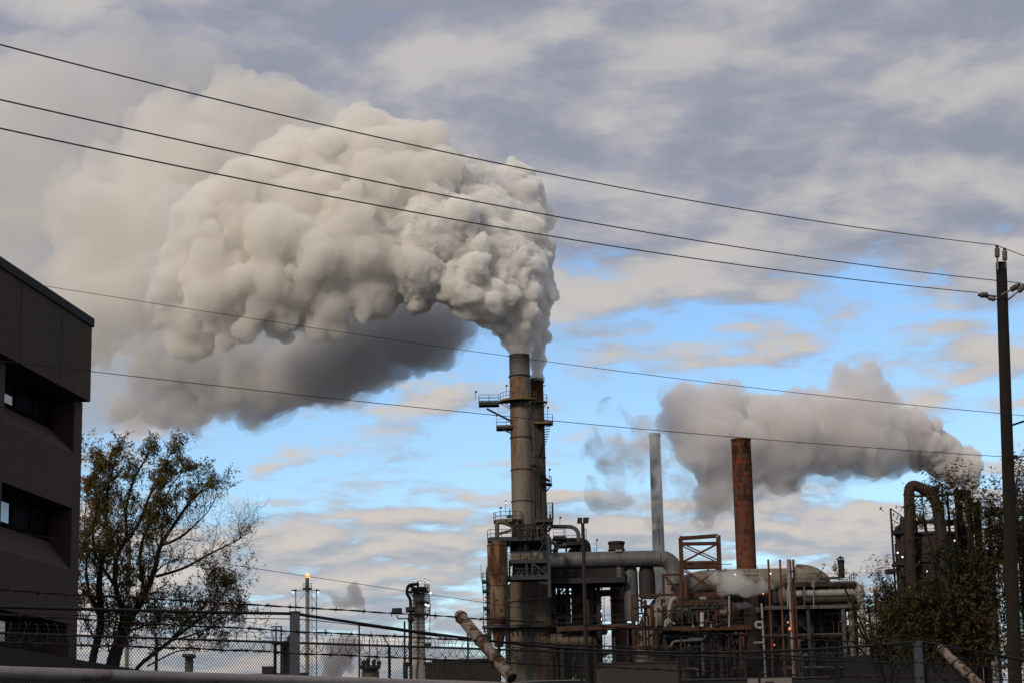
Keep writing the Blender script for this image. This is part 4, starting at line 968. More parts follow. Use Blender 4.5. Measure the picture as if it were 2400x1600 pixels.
# ------------------------------------------------------------------ rusty drum on its deck
Y = 283.0; k = m2(1, Y)
dr = thing('drum_unit', 'rust framed horizontal drum with domed end on an orange edged deck', 'vessel', (xat(1650, 1440, Y), Y, 0))
zd = zat(1650, 1471, Y); c = at(1590, 1438, Y); L = (1710 - 1590)*k; rr = 26*k
MB().lathe([(.01, -1.0), (rr*.7, -.7), (rr, 0), (rr, L), (rr*.95, L + 5*k), (rr*.75, L + 12*k), (rr*.4, L + 16.5*k), (.01, L + 18*k)], c, 40, axis=(1, 0, 0)).build('shell', OLIVE, dr)
dk = MB().box(xat(1549, 1471, Y), xat(1755, 1471, Y), Y - 3, Y + 4, zd - .5, zd).build('deck', RUSTB, dr)
rail(MB(), [(xat(1551, 1471, Y), Y - 2.9, zd), (xat(1753, 1471, Y), Y - 2.9, zd)], 1.1, 1.3, .06).build('railing', DARK, dk)
rail(MB(), [(xat(1700, 1410, Y), Y - 1, zd + 3.7), (xat(1590, 1410, Y), Y - 1, zd + 3.7)], 1.1, 1.3, .06).build('railing', DARK, dr)
MB().box(xat(1576, 1412, Y), xat(1709, 1412, Y), Y - 2.1, Y - 1.8, zat(1650, 1414, Y), zat(1650, 1409, Y)).build('top_beam', RUSTB, dr)
for i, f in enumerate(np.linspace(.06, .94, 9)):
    MB().lathe([(rr*1.0, -.09), (rr*1.06, -.09), (rr*1.06, .09), (rr*1.0, .09)], (c.x + L*f, c.y, c.z), 36, False, axis=(1, 0, 0)).build('hoop', RUSTB if i % 2 else DKRUST, dr)
for f in (.02, .3, .62, .98): MB().box(c.x + L*f - .12, c.x + L*f + .12, Y - 2.4, Y - 2.15, zd, zat(1650, 1411, Y)).build('post', RUSTB, dr)
MB().tube(bend([at(1583, 1402, 281), at(1574, 1404, 281), at(1568, 1430, 281), at(1571, 1466, 281)], 1.0, 8), m2(5, 281), 14).build('white_elbow', INSUL, dr)
MB().tube(bend([at(1560, 1468, 280), at(1560, 1452, 280), at(1570, 1452, 280)], .5), m2(3, 280), 12).build('white_elbow', INSUL, dr)
MB().tube(bend([at(1645, 1468, 280), at(1645, 1434, 280.2), at(1650, 1436, 282)], .4), m2(5.6, 280), 14).build('white_elbow', WHITE, dr)
MB().tube([at(1656, 1470, 280.4), at(1656, 1448, 280.4)], m2(3, 280), 10).build('white_pipe', GREY, dr)
for px, p0, p1 in ((1709, 1395, 1468), (1625, 1455, 1470), (1667, 1455, 1470)): MB().tube([at(px, p1, 280), at(px, p0, 280)], .13, 8).build('white_pipe', INSUL, dr)
MB().tube(bend([at(1640, 1404, 283), at(1650, 1400, 283), at(1654, 1412, 283)], .6), m2(6, 283), 12).build('white_elbow', INSUL, dr)
for px0, py0, w_, h_, mm in ((1600, 1424, 12, 5, GREY), (1686, 1428, 16, 9, TANDUCT), (1612, 1452, 14, 8, DKRUST), (1690, 1448, 14, 8, DKRUST), (1628, 1432, 10, 8, RUSTY), (1672, 1440, 10, 12, RUSTY)):
    a = at(px0, py0 + h_, 280.2); b = at(px0 + w_, py0, 280.2); MB().box(a.x, b.x, 280.0, 280.5, a.z, b.z).build('instrument_box', mm, dr)
for px in (1560, 1610, 1668, 1690, 1745): MB().box(xat(px, 1540, Y) - .2, xat(px, 1540, Y) + .2, Y - .2, Y + .2, 0, zd - .51).build('leg', DKRUST, dr)
MB().tube(bend([at(1572, 1515, 281), at(1578, 1502, 281), at(1650, 1498, 281), at(1656, 1480, 281)], .8), m2(3.4, 281), 12).build('lower_pipe', GREY, dr)
MB().tube([at(1556, 1490, 282), at(1636, 1490, 282)], m2(6, 282), 14).build('lower_drum', BLUE, dr)
MB().bar(at(1704, 1520, 282), at(1732, 1490, 282), .2).build('brace', DKRUST, dr); MB().bar(at(1732, 1484, 282), at(1722, 1500, 282), .3).build('brace', DARK, dr)
for q in (1545, 1560): MB().box(xat(1590, q, 290), xat(1760, q, 290), 289.5, 290.5, zat(1650, q + 4, 290), zat(1650, q, 290)).build('beam', DARK, dr)
MB().box(xat(1588, 1530, 292), xat(1742, 1530, 292), 293, 295, 0, zat(1650, 1512, 293)).build('casing_wall', DARK, dr)
# brown upright behind the drum's domed end
column('rusted_column', 'dull rusted column between drum dome and white riser, in the steam', 'vessel', 1764, 1392, 17, 295, DKRUST, (1420, 1440, 1475), 'flat')

# ------------------------------------------------------------------ upright pipes
def upright(name, label, p0, p1, rpx, Y_, mm, bands=()):
    a, b = at(*p0, Y_), at(*p1, Y_); d = a - b; foot = b + d * (-(b.z) / d.z) if d.z > 0 else b
    foot = Vector((foot.x, foot.y, 0)); t_ = thing(name, label, 'pipe', foot)
    MB().tube([foot, b, a], m2(rpx, Y_), 12).build('shaft', mm, t_)
    for q in bands:
        f = (q - p0[1]) / (p1[1] - p0[1]); c = a.lerp(b, f); MB().tube([c - Vector((0, 0, .12)), c + Vector((0, 0, .12))], m2(rpx*1.35, Y_), 12).build('clamp', DARK, t_)
    return t_
PR = mat('red_oxide_pipe', (0.22, 0.075, 0.04), (0.15, 0.055, 0.035), 1.2, rough=.8)
upright('vent_pipe', 'thin red oxide vent pipe, leftmost of the tall ones', (1800.5, 1310), (1809, 1525), 2.4, 279, PR, (1376, 1429, 1492))
upright('vent_pipe', 'thin red oxide vent pipe, second from the left', (1828, 1310), (1837, 1525), 2.4, 279, PR, (1376, 1429, 1492))
upright('vent_pipe', 'pale grey vent pipe, longest of the thin uprights', (1846, 1309), (1860, 1575), 2.7, 277, INSUL, (1430, 1495))
upright('vent_pipe', 'short red pipe close behind the pale grey vent pipe', (1852, 1310), (1855, 1370), 2.6, 285, PR, (1338,))
upright('vent_pipe', 'short red pipe right of the pale grey vent pipe', (1859, 1310), (1862, 1370), 2.8, 285.5, PR, (1338,))
t_ = upright('riser_pipe', 'white riser pipe with a hooked side loop under the steam', (1785, 1413), (1791, 1523), 2.4, 279, INSUL, (1450,))
MB().tube(bend([at(1786, 1457, 279), at(1773, 1457, 279), at(1771, 1463, 279), at(1774, 1470, 279), at(1787, 1470, 279)], .5), .2, 8).build('side_loop', INSUL, t_)
MB().tube([at(1766, 1505, 279), at(1790, 1505, 279)], .16, 8).build('branch', INSUL, t_)
for px, py in ((1846.5, 1457), (1850.6, 1472), (1788.5, 1390), (1814.5, 1510)): MB().ball(at(px, py, 276.5), .13 if py != 1472 else .2, 8, 6).build('bulb', LAMPO, t_)

# ------------------------------------------------------------------ heat exchanger unit on a steel table
Y = 292.0; k = m2(1, Y)
hx = thing('heat_exchanger', 'long tan heat exchanger drum on a tall dark steel table at right', 'vessel', (xat(1920, 1400, Y), Y, 0))
c = at(1832, 1396, Y); L = (2006 - 1832)*k; rr = 22.5*k
HXM = mat('exchanger_shell', (0.24, 0.215, 0.17), (0.17, 0.15, 0.115), .8, rust=.2, stretch=(1, 1, .4))
MB().lathe([(.01, -8*k), (rr*.6, -6*k), (rr*.9, -3*k), (rr, 0), (rr, L), (rr*.8, L + 7*k), (.01, L + 10*k)], c, 40, axis=(1, 0, 0)).build('shell', HXM, hx)
for f in np.linspace(.03, .97, 14): MB().lathe([(rr, -.04), (rr*1.015, -.04), (rr*1.015, .04), (rr, .04)], (c.x + L*f, c.y, c.z), 36, False, axis=(1, 0, 0)).build('strap', HXM, hx)
za, zb = zat(1900, 1421, Y), zat(1910, 1369, Y)
flat_platform(hx, xat(1787, 1421, Y), xat(2014, 1421, Y), Y - 3, Y + 4, za, GREY, DARK, '', 1.1, .5)
rail(MB(), [(xat(1789, 1421, Y), Y - 2.9, za), (xat(1830, 1421, Y), Y - 2.9, za)], 1.3, 1.3, .06).build('railing', DARK, hx)
flat_platform(hx, xat(1836, 1369, Y), xat(1999, 1369, Y), Y - 2.5, Y + 2.5, zb, DKRUST, DKRUST, 'flr', 1.35, .5)
P5 = lambda px, py, Y_=288.5: at(px, py, Y_)
pipe = bend([P5(1866, 1391, 291), P5(1866, 1391, 288.5), P5(2012, 1387), P5(2021, 1420), P5(2024, 1540), Vector((P5(2024, 1540).x, 288.5, 0))], 1.1, 8)
MB().tube(pipe, m2(8.2, 288.5), 18).build('insulated_pipe', INSUL, hx)
MB().tube([P5(1862, 1392, 288.6), P5(1890, 1390, 288.4)], [m2(6, 288), m2(9, 288)], 16).build('pipe_cap', INSUL, hx)
MB().tube(bend([P5(2003, 1372, 291), P5(2016, 1377, 290), P5(2019, 1400, 290)], .9), m2(9, 289), 16).build('elbow', INSUL, hx)
for q in np.linspace(1425, 1535, 11): MB().tube([P5(2021.2 + (q - 1420)*.024, q), P5(2021.2 + (q - 1420)*.024, q + 1.2)], m2(8.7, 288.5), 18).build('pipe_band', INSUL, hx)
m = [P5(1992, 1404, 290), P5(1996, 1530, 290)]
MB().tube([(P5(1993, 1450, 290).x, 290, 0), P5(1993, 1404, 290)], m2(6.2, 290), 14).build('tan_pipe', TANDUCT, hx)
for q in (1440, 1470, 1500): MB().tube([P5(1993, q, 290), P5(1993, q + 12, 290)], m2(7, 290), 14).build('pipe_jacket', TAN2, hx)
for px, mm, w_ in ((1892, GREY, .22), (1974, GREY, .24), (1830, DKRUST, .22), (1862, DKRUST, .2), (1925, DKRUST, .16), (1931, DKRUST, .12), (2010, DARK, .3), (1905, DARK, .3)):
    xx = xat(px + 4, 1480, Y - 2.6); yy = Y - 2.6 + (0 if mm is GREY else 3)
    MB().box(xx - w_, xx + w_, yy - w_, yy + w_, 0, za - .51).build('leg', mm, hx)
for q, mm in ((1485, GREY), (1490, DKRUST), (1530, DARK), (1563, GREY)): MB().box(xat(1790, q, Y), xat(2012, q, Y), Y - 1.6 + (q % 3)*.5, Y - 1.3 + (q % 3)*.5, zat(1900, q + 4, Y), zat(1900, q, Y)).build('beam', mm, hx)
MB().bar(at(1858, 1436, Y - 2), at(1892, 1478, Y - 2), .2).build('brace', DARK, hx); MB().bar(at(1848, 1436, Y - 2), at(1825, 1475, Y - 2), .2).build('brace', DARK, hx)
for px in (1846, 1885, 1907): MB().tube([at(px, 1373, 287.8), at(px, 1421, 287.8)], .09, 6).build('drop_line', INSUL, hx)
for px in (1904, 1908): MB().tube([at(px, 1360, 287.4), at(px, 1375, 287.4)], .08, 6).build('drop_line', INSUL, hx)
MB().box(xat(1798, 1480, 299), xat(2012, 1480, 299), 299.3, 301, 0, zat(1900, 1466, 300)).build('interior_shade_block', BLACK, hx)  # added black boxes stand in for the dark interior behind the table
MB().box(xat(1880, 1440, 299), xat(1985, 1440, 299), 299.2, 301, zat(1900, 1464, 300), zat(1900, 1424, 300)).build('interior_shade_block', BLACK, hx)
for px, q in ((1866, 1550), (1872, 1520), (1880, 1555)): MB().tube(bend([at(px, 1600, 287), at(px, q - 20, 287), at(px + 12, q - 22, 287)], .6), m2(3.2, 287), 10).build('small_pipe', TANDUCT, hx)
MB().tube(bend([at(1866, 1548, 286.5), at(1870, 1563, 286.5), at(1950, 1563, 286.5)], .6), m2(3.4, 287), 10).build('small_pipe', GREY, hx)
fx = at(1816.5, 1386, 289); MB().tube([fx - Vector((0, 0, 1.6)), fx, fx + Vector((0, 0, .3)), fx + Vector((0, 0, .8))], [.38, .38, .12, .12], 12).build('gas_bottle', DKRUST, hx)
# chimney and lamp on the upper deck
ch = at(1973, 1353, 291); kk = m2(1, 291)
cm = thing('chimney', 'black round chimney with conical rain cap on the railed deck', 'chimney', ch)
zt = zat(1973, 1310, 291)
MB().tube([ch, (ch.x, ch.y, zt)], 7.2*kk, 20).build('flue', BLACK, cm)
MB().lathe([(8*kk, zt - .05), (8.2*kk, zt - .45), (7.4*kk, zt - .5)], (ch.x, ch.y, 0), 20).build('collar', BLACK, cm)
MB().lathe([(8.6*kk, zat(1973, 1307, 291)), (2.5*kk, zat(1973, 1302.5, 291)), (.01, zat(1973, 1301.5, 291))], (ch.x, ch.y, 0), 20).build('rain_cap', BLACK, cm)
for a in (0, 1.57, 3.14, 4.71): MB().bar((ch.x + 6*kk*math.cos(a), ch.y + 6*kk*math.sin(a), zt), (ch.x + 6*kk*math.cos(a), ch.y + 6*kk*math.sin(a), zat(1973, 1306.5, 291)), .08).build('cap_stay', BLACK, cm)
MB().tube([at(1922, 1354, 290), at(1966, 1353, 290.5)], m2(2.8, 290), 12).build('side_flue', GREY, cm)
l5 = at(1957, 1347, 290); dl = thing('deck_lamp', 'white globe lamp on a thin pole left of the black chimney', 'lamp', l5)
l6 = at(1957, 1330, 290); MB().tube([l5, l6], .05, 6).build('pole', GREY, dl); MB().lathe([(.15, -.5), (.36, 0), (.3, .35), (.05, .5)], l6, 12).build('globe', WHITE, dl)
# white tank low behind the leaves, and lamps beyond
column('storage_tank', 'low white storage tank behind the leaves below the right unit', 'tank', 2096, 1412, 56, 400, WHITE, (1430,), 'dome')
for px, py, mm in ((2050, 1382, LAMPO), (2069, 1404, GREY), (2056, 1394, GREY)):
    b = at(px, py, 330); o = thing('yard_lamp', {2050: 'lit amber lamp above the leaves right of the heat exchanger', 2069: 'unlit lamp with the dark globe beside the low white tank', 2056: 'small grey lamp just below the lit amber lamp'}[px], 'lamp', (b.x, 330, 0))
    MB().tube([(b.x, 330, 0), b], .06, 6).build('pole', DARK, o); MB().ball(b, .35, 8, 6).build('globe', mm, o)

# ------------------------------------------------------------------ small pipework crowding the units
def clutter(root, x0, x1, y0, y1, Ya, Yb, nv, nh, seed, mats):
    rnd = random.Random(seed)
    for _ in range(nv):
        px = rnd.uniform(x0, x1); Y_ = rnd.uniform(Ya, Yb); t0 = rnd.uniform(y0, (y0 + y1)/2); t1 = rnd.uniform((t0 + y1)/2, y1)
        a, b = at(px, t0, Y_), at(px, t1, Y_); b.x = a.x; kx = rnd.uniform(-2.2, 2.2)
        pts = [b, a] if rnd.random() < .45 else bend([b, a, a + Vector((kx, 0, 0)), a + Vector((kx, 0, -rnd.uniform(.6, 2.5)))], .4, 5)
        MB().tube(pts, rnd.choice((.07, .1, .14, .2)), 8).build('pipe', rnd.choice(mats), root)
    for _ in range(nh):
        py = rnd.uniform(y0, y1); Y_ = rnd.uniform(Ya, Yb); p0 = rnd.uniform(x0, x1 - 15); p1 = min(x1, p0 + rnd.uniform(18, 70))
        a, b = at(p0, py, Y_), at(p1, py, Y_); b.z = a.z
        o = MB().tube(bend([a - Vector((0, 0, rnd.uniform(.4, 2))), a, b, b + Vector((0, 0, rnd.choice((-1, 1))*rnd.uniform(.4, 2)))], .35, 5), rnd.choice((.07, .1, .15)), 8).build('pipe', rnd.choice(mats), root)
        if rnd.random() < .6: MB().ball(a.lerp(b, rnd.uniform(.2, .8)), rnd.uniform(.2, .38), 8, 6).build('valve', rnd.choice(mats), o)
CM = (DKRUST, DKRUST, DARK, DARK, RUSTB, GREY)
clutter(hx, 1800, 2005, 1428, 1600, 290.2, 297, 30, 22, 3, CM)
clutter(dr, 1560, 1750, 1480, 1590, 279.5, 288, 16, 20, 4, CM)
clutter(dr, 1585, 1705, 1405, 1466, 279.6, 280.4, 10, 8, 5, (DKRUST, RUSTB, DARK, DARK))
clutter(dd, 1296, 1400, 1366, 1590, 298.5, 304, 20, 16, 6, CM)
clutter(lf, 1478, 1560, 1400, 1560, 284.5, 290, 12, 10, 7, (DKRUST, RUSTB, DARK))
clutter(tw, 1190, 1285, 1322, 1352, 291.8, 294, 10, 8, 8, (DARK, DKRUST, BLUE))
clutter(tw, 1196, 1290, 1226, 1262, 292.6, 295, 10, 8, 9, (DARK, DKRUST, TAN2))
for root, px, p0, p1, Y_ in ((hx, 1806, 1430, 1600, 288.6), (dr, 1744, 1475, 1600, 281.5), (dd, 1346, 1366, 1590, 298), (lf, 1500, 1400, 1515, 285.5), (tw, 1190, 1270, 1354, 291.9)):
    m = MB(); ladder(m, at(px, p1, Y_), at(px, p0, Y_), .7, .45, .08); m.build('ladder', DKRUST, root)
# ------------------------------------------------------------------ right-hand unit behind the leaves
Y = 345.0; k = m2(1, Y)
ru = thing('refinery_unit', 'dark brown refinery tower with an inverted U pipe behind the leafy tree', 'refinery unit', (xat(2185, 1400, Y), Y, 0))
cx = xat(2190, 1400, Y); zq = lambda q: zat(2180, q, Y)
MB().lathe([(62*k, 0), (62*k, zq(1268)), (50*k, zq(1255)), (40*k, zq(1250)), (.1, zq(1247))], (cx, Y, 0), 48).build('shell', DKRUST, ru)
for q, rr in ((1225, 58), (1252, 60), (1316, 70), (1390, 70)):
    sector(MB(), (cx, Y, zq(q)), 30*k, rr*k, R(150), R(390), -.35, 0, 28).build('deck', DKRUST, ru)
    rail(MB(), arc((cx, Y, zq(q)), rr*k*.99, R(150), R(390), 26), 1.2, 1.5, .08).build('railing', DKRUST, ru)
for px in (2148, 2170, 2200, 2225, 2240): MB().box(xat(px, 1240, Y - 3) - .2, xat(px, 1240, Y - 3) + .2, Y - 3.2, Y - 2.8, zq(1320), zq(1222)).build('post', DKRUST, ru)
P6 = lambda px, py, Y_=339.0: at(px, py, Y_)
up = bend([Vector((P6(2140, 1500).x, 339, 0)), P6(2133, 1300), P6(2130, 1128), P6(2192, 1160), P6(2207, 1260), P6(2211, 1330)], 2.0, 9)
MB().tube(up, m2(12.2, 339), 24).build('u_pipe', DKRUST, ru)
MB().tube([P6(2130.5, 1160), P6(2130.5, 1157)], m2(13.5, 339), 24).build('flange', DKRUST, ru)
# lattice tower
t4 = [(2146, 341), (2166, 341), (2166, 343), (2146, 343)]
lt = MB(); tops = []
for px, yy in t4:
    a, b = at(px + 2, 1240, yy), at(px, 1156, yy); b.x = a.x - .15; lt.bar(a, b, .18); tops.append((a, b))
for i in range(4):
    (a0, b0), (a1, b1) = tops[i], tops[(i + 1) % 4]
    for j in range(5):
        f, g_ = j/5, (j+1)/5
        lt.bar(a0.lerp(b0, f), a1.lerp(b1, g_), .09); lt.bar(a1.lerp(b1, f), a0.lerp(b0, g_), .09); lt.bar(a0.lerp(b0, g_), a1.lerp(b1, g_), .1)
lt.build('lattice_tower', DARK, ru)
z = zat(2182, 1141, 341); xa, xb = xat(2164, 1141, 341), xat(2200, 1141, 341)
flat_platform(ru, xa, xb, 340, 344, z, DARK, DARK, 'flrb', 1.15, .5)
MB().box(xa + .6, xb, 341, 343, zat(2182, 1160, 341), z - .51).build('platform_support', DARK, ru)
MB().tube(bend([P6(2214, 1330), P6(2209, 1170), P6(2207, 1133), P6(2200, 1132), P6(2201, 1138)], .5), m2(2.3, 339), 10).build('hook_pipe', GREY, ru)
MB().tube([P6(2140, 1162), P6(2240, 1157)], .2, 8).build('cross_pipe', DARK, ru)
for px, w_, p0, mm in ((2248, 9.5, 1146, BLACK), (2268, 10, 1148, DKRUST), (2290, 9, 1175, DKRUST)):
    x, y, z0, z1 = vspec(px + 3, p0, 1330, 347); MB().lathe([(w_*k, 10), (w_*k, z1 - .1), (w_*k*1.08, z1 - .05), (w_*k*.85, z1), (w_*k*.85, z1 - 3)], (x, y, 0), 24).build('stub_stack', mm, ru)
MB().tube(bend([P6(2249, 1176, 336), P6(2259, 1176, 336), P6(2260, 1210, 336), P6(2266, 1232, 336)], .6), m2(3.4, 336), 10).build('white_pipe', INSUL, ru)
MB().tube([P6(2232, 1202, 337), P6(2262, 1199, 337)], m2(2.2, 337), 8).build('white_pipe', TAN2, ru)
MB().tube([P6(2213, 1215, 338), P6(2216, 1252, 338)], m2(4, 338), 10).build('white_pipe', TAN2, ru)
# left mast with landings and small drum
x, y, z0, z1 = vspec(2094, 1190, 1420, 342)
m = MB(); m.bar((x, 342, 0), (x, 342, z1), .3); m.bar((x, 342, z1), at(2118, 1212, 342), .16); m.bar((x, 342, zat(2094, 1215, 342)), at(2106, 1226, 342), .12); ladder(m, (x + .5, 342, 5), (x + .5, 342, zat(2094, 1240, 342)), .8, .5, .09); m.build('mast', DARK, ru)
column_ = MB(); xx = xat(2106, 1260, 342); column_.lathe([(8*k, zat(2106, 1400, 342)), (8*k, zat(2106, 1236, 342)), (.1, zat(2106, 1230, 342))], (xx, 342, 0), 20); column_.build('side_drum', DKRUST, ru)
MB().tube(bend([P6(2105, 1236, 341), P6(2112, 1225, 341), P6(2113, 1209, 341)], .6), m2(2.5, 341), 10).build('drum_vent', RUSTB, ru)
MB().box(xat(2100, 1290, 343), xat(2130, 1290, 343), 342.5, 344, 8, zat(2106, 1272, 343)).build('back_frame', DARK, ru)
MB().tube([at(2117, 1350, 341), at(2117, 1212, 341)], .6, 10).build('riser', DARK, ru)
for px0, px1, q, s_ in ((2079, 2100, 1335, 'flr'), (2088, 2103, 1388, 'fl'), (2084, 2102, 1408, 'fl'), (2094, 2128, 1318, 'f'), (2094, 2124, 1244, 'flr')):
    flat_platform(ru, xat(px0, q, 341), xat(px1, q, 341), 340, 343, zat(px0, q, 341), DARK, DARK, s_, 1.3 if q != 1335 else 2.4, .5)
for px, py in ((2237, 1266), (2172, 1337), (2170, 1376), (2130, 1376), (2115, 1304), (2104, 1294)): MB().ball(at(px, py, 334), .15, 8, 5).build('bulb', LAMPW, ru)
MB().tube([at(2168, 1426, 336), at(2168, 1396, 336)], .15, 6).build('white_pipe', INSUL, ru)
MB().box(xat(2150, 1430, 343), xat(2235, 1430, 343), 336, 338, 0, zat(2190, 1365, 337)).build('base_casing', DARK, ru)
column('storage_tank', 'tall white domed tank showing through the leaves left of the pole', 'tank', 2283, 1277, 50, 385, WHITE, (1310, 1360), 'dome')
er = thing('refinery_unit', 'rusty platforms and columns right of the utility pole', 'refinery unit', (xat(2420, 1300, 340), 340, 0))
for q in (1192, 1232, 1300): flat_platform(er, xat(2318, q, 340), xat(2460, q, 340), 338, 344, zat(2400, q, 340), DKRUST, DARK, 'fl', 1.2, .6)
for px in (2325, 2352, 2390, 2430): MB().box(xat(px, 1300, 341) - .25, xat(px, 1300, 341) + .25, 340.7, 341.2, 0, zat(px, 1140, 341) if px == 2390 else zat(px, 1192, 341)).build('column', DARK, er)
x, y, z0, z1 = vspec(2418, 1210, 1400, 342); MB().lathe([(26*k, 0), (26*k, z1 - 1), (.1, z1)], (x, y, 0), 24).build('vessel_shell', RUSTV, er)
m = MB(); ladder(m, at(2336, 1400, 340), at(2336, 1195, 340), .8, .55, .1)
for q in np.linspace(1205, 1330, 11): m.bar(at(2326, q, 341), at(2350, q, 341), .1)
m.build('ladder', DARK, er)

# ------------------------------------------------------------------ far column with rusty landings
Y = 380.0; k = m2(1, Y)
t_, c, r, z1 = column('distillation_column', 'silver far column with rusty orange landings behind the floodlight post', 'vessel', 982, 1388, 13.7, Y, mat('silver_cladding', (0.72, 0.65, 0.56), (0.52, 0.47, 0.41), .6, rough=.5, stretch=(1, 1, .5)), [1396 + 9*i for i in range(17)], 'flat', 0, 1560)
MB().lathe([(r, zat(982, 1552, Y)), (r*1.35, zat(982, 1572, Y)), (r*1.35, 0)], (c[0], c[1], 0), 32).build('skirt', bpy.data.materials['silver_cladding'], t_)
RO = mat('orange_rust_paint', (0.22, 0.085, 0.03), (0.14, 0.06, 0.03), 1.2, rough=.8)
for q, a0, a1, rr in ((1386, 150, 400, 1.75), (1411, 250, 400, 1.75), (1439, 220, 400, 1.8)): ring_platform(t_, c, r*1.0, r*rr, R(a0), R(a1), zat(982, q, Y), RO, RO, 1.3, 5)
m = MB(); xr2 = c[0] + 26*k - 13*k + r*.9
for xx in (c[0] + r*1.15, c[0] + r*1.85): m.bar((xx, Y - 1.2, zat(1000, 1440, Y)), (xx, Y - 1.2, zat(1000, 1370, Y)), .12)
for q in np.arange(1371, 1440, 4.5): m.bar((c[0] + r*1.15, Y - 1.2, zat(1000, q, Y)), (c[0] + r*1.85, Y - 1.2, zat(1000, q, Y)), .1)
m.build('caged_ladder', RO, t_)
P7 = lambda px, py, Y_=377.0: at(px, py, Y_)
MB().tube(bend([P7(978, 1368), P7(956, 1369), P7(953, 1390), P7(962, 1402), P7(963, 1440), P7(963, 1600)], 1.4, 6), m2(3.6, Y), 12).build('overhead_pipe', DARK, t_)
MB().tube(bend([P7(962, 1372, 378), P7(976, 1380, 378), P7(979, 1390, 378)], .8), m2(3, Y), 10).build('side_pipe', BLUE, t_)
MB().tube([P7(979, 1386), P7(979, 1362)], m2(2.4, Y), 10).build('relief_valve', YEL, t_)
for px in (970, 982, 988, 994): MB().ball(P7(px, 1380), .55, 8, 6).build('valve', DKRUST, t_)
for px, py in ((970, 1357), (995, 1357), (1001, 1361), (982, 1362)): lamp(t_, px, py, 1386, Y - 2.5, True, 1.1)
for px, py in ((998, 1416), (1004, 1418), (1009, 1389)): MB().ball(P7(px, py, 375), .2, 8, 5).build('bulb', LAMPW, t_)
MB().tube([P7(1009, 1412), P7(1008, 1450), P7(1006, 1490)], .06, 5).build('cable', DARK, t_)
flat_platform(t_, c[0] + r*.9, c[0] + r*2.05, Y - 2, Y, zat(1000, 1509, Y), DARK, DARK, 'flr', 1.5, .3)

# ------------------------------------------------------------------ flares
def flare(label, px, pyt, Y_, rpx, masts, fl_h):
    x, y, z0, z1 = vspec(px, pyt, 1600, Y_); k = m2(1, Y_)
    f = thing('flare_stack', label, 'flare', (x, y, 0))
    zp = zat(px, pyt + 26, Y_)
    MB().tube([(x, y, 0), (x, y, zp)], rpx*k, 16).build('riser', mat('flare_pipe', (0.40, 0.36, 0.30), (0.28, 0.25, 0.21), .5, stretch=(1, 1, .1)), f)
    MB().tube([(x, y, zp), (x, y, z1)], rpx*k*1.05, 16).build('burner_tip', SOOT, f)
    sector(MB(), (x, y, zp), rpx*k, 11*k, 0, 2*PI, -.3, 0, 16).build('landing', DARK, f)
    rail(MB(), arc((x, y, zp), 10.5*k, 0, 2*PI, 12), 1.3, 1.8, .08).build('railing', DARK, f)
    rnd = random.Random(int(px))
    fm = MB()
    for i in range(4):
        b = Vector((x + rnd.uniform(-.25, .25), y + rnd.uniform(-.2, .2), z1 - .15)); h = fl_h*k*rnd.uniform(.6, 1.0)
        fm.tube([b, b + Vector((.25, 0, h*.3)), b + Vector((-.1 + rnd.uniform(-.3, .3), 0, h*.62)), b + Vector((rnd.uniform(-.3, .45), 0, h))], [.3, .42, .26, .02], 8)
    fm.build('flame', FLAME, f)
    m = MB(); ladder(m, (x + 9*k, y, 0), (x + 8*k, y, zp), .7, .6, .09); m.build('ladder', DARK, f)
    for mx, top in masts:
        xx = xat(mx, 1480, Y_)
        s = MB(); s.bar((xx, y, 0), (xx, y, zat(mx, top, Y_)), .22); s.bar((xx, y, zat(mx, top + 4, Y_)), (x, y, zat(px, top + 4, Y_)), .13)
        for j in range(7):
            q0, q1 = top + 4 + j*32, top + 4 + (j + 1)*32
            s.bar((x, y, zat(px, q0, Y_)), (xx, y, zat(mx, q1, Y_)), .1) if j % 2 == 0 else s.bar((xx, y, zat(mx, q0, Y_)), (x, y, zat(px, q1, Y_)), .1)
        mo = s.build('guy_mast', DARK, f)
        lx = xx - 6*k if mx < px else xx + 4*k
        MB().box(min(xx, lx) - .3, max(xx, lx) + .3, y - .3, y + .3, zat(mx, top + 5, Y_), zat(mx, top + 2, Y_)).build('lamp_housing', DARK, mo)
        MB().ball((lx, y - .2, zat(mx, top + 8, Y_)), 2.0*k, 10, 6).build('bulb', LAMPW, mo)
    return f
flare('burning flare stack braced between two lamp masts, behind the grey post', 720, 1352, 560, 4.0, ((693, 1379), (742, 1379)), 13)
flare('burning flare stack seen through the leafy tree beside the brick building', 299, 1264, 600, 4.6, (), 11)
# ------------------------------------------------------------------ small far equipment
t_, c, r, z1 = column('far_vessel', 'squat tan dome topped vessel with railed top behind the chain link', 'vessel', 868, 1563, 20, 420, TAN2, (), 'dome')
flat_platform(t_, c[0] - r*1.05, c[0] + r*1.05, 417, 422, zat(868, 1561, 420), DARK, DARK, 'flr', 1.5, .5)
MB().tube([at(866, 1560, 418), at(866, 1495, 418)], .12, 6).build('aerial', DARK, t_); MB().tube([at(884, 1560, 418), at(884, 1496, 418)], .1, 6).build('aerial', DARK, t_)
for px, q in ((852, 1550), (862, 1545), (876, 1548), (888, 1552)): MB().tube(bend([at(px, 1562, 418), at(px, q, 418), at(px + 5, q - 1, 418)], .5), .4, 8).build('pipe', DKRUST, t_)
t_, c, r, z1 = column('far_vessel', 'slim dark far tower seen through the mesh right of the leafy tree', 'vessel', 443, 1537, 9.5, 520, GREY, (1550, 1562), 'flat')
flat_platform(t_, c[0] - r*1.2, c[0] + r*1.2, 517, 523, zat(443, 1534, 520), DARK, DARK, 'flr', 1.8, .6)
gu = thing('far_gantry', 'dark far gantry and drum half hidden by the grey fence post', 'refinery unit', (xat(655, 1550, 430), 430, 0))
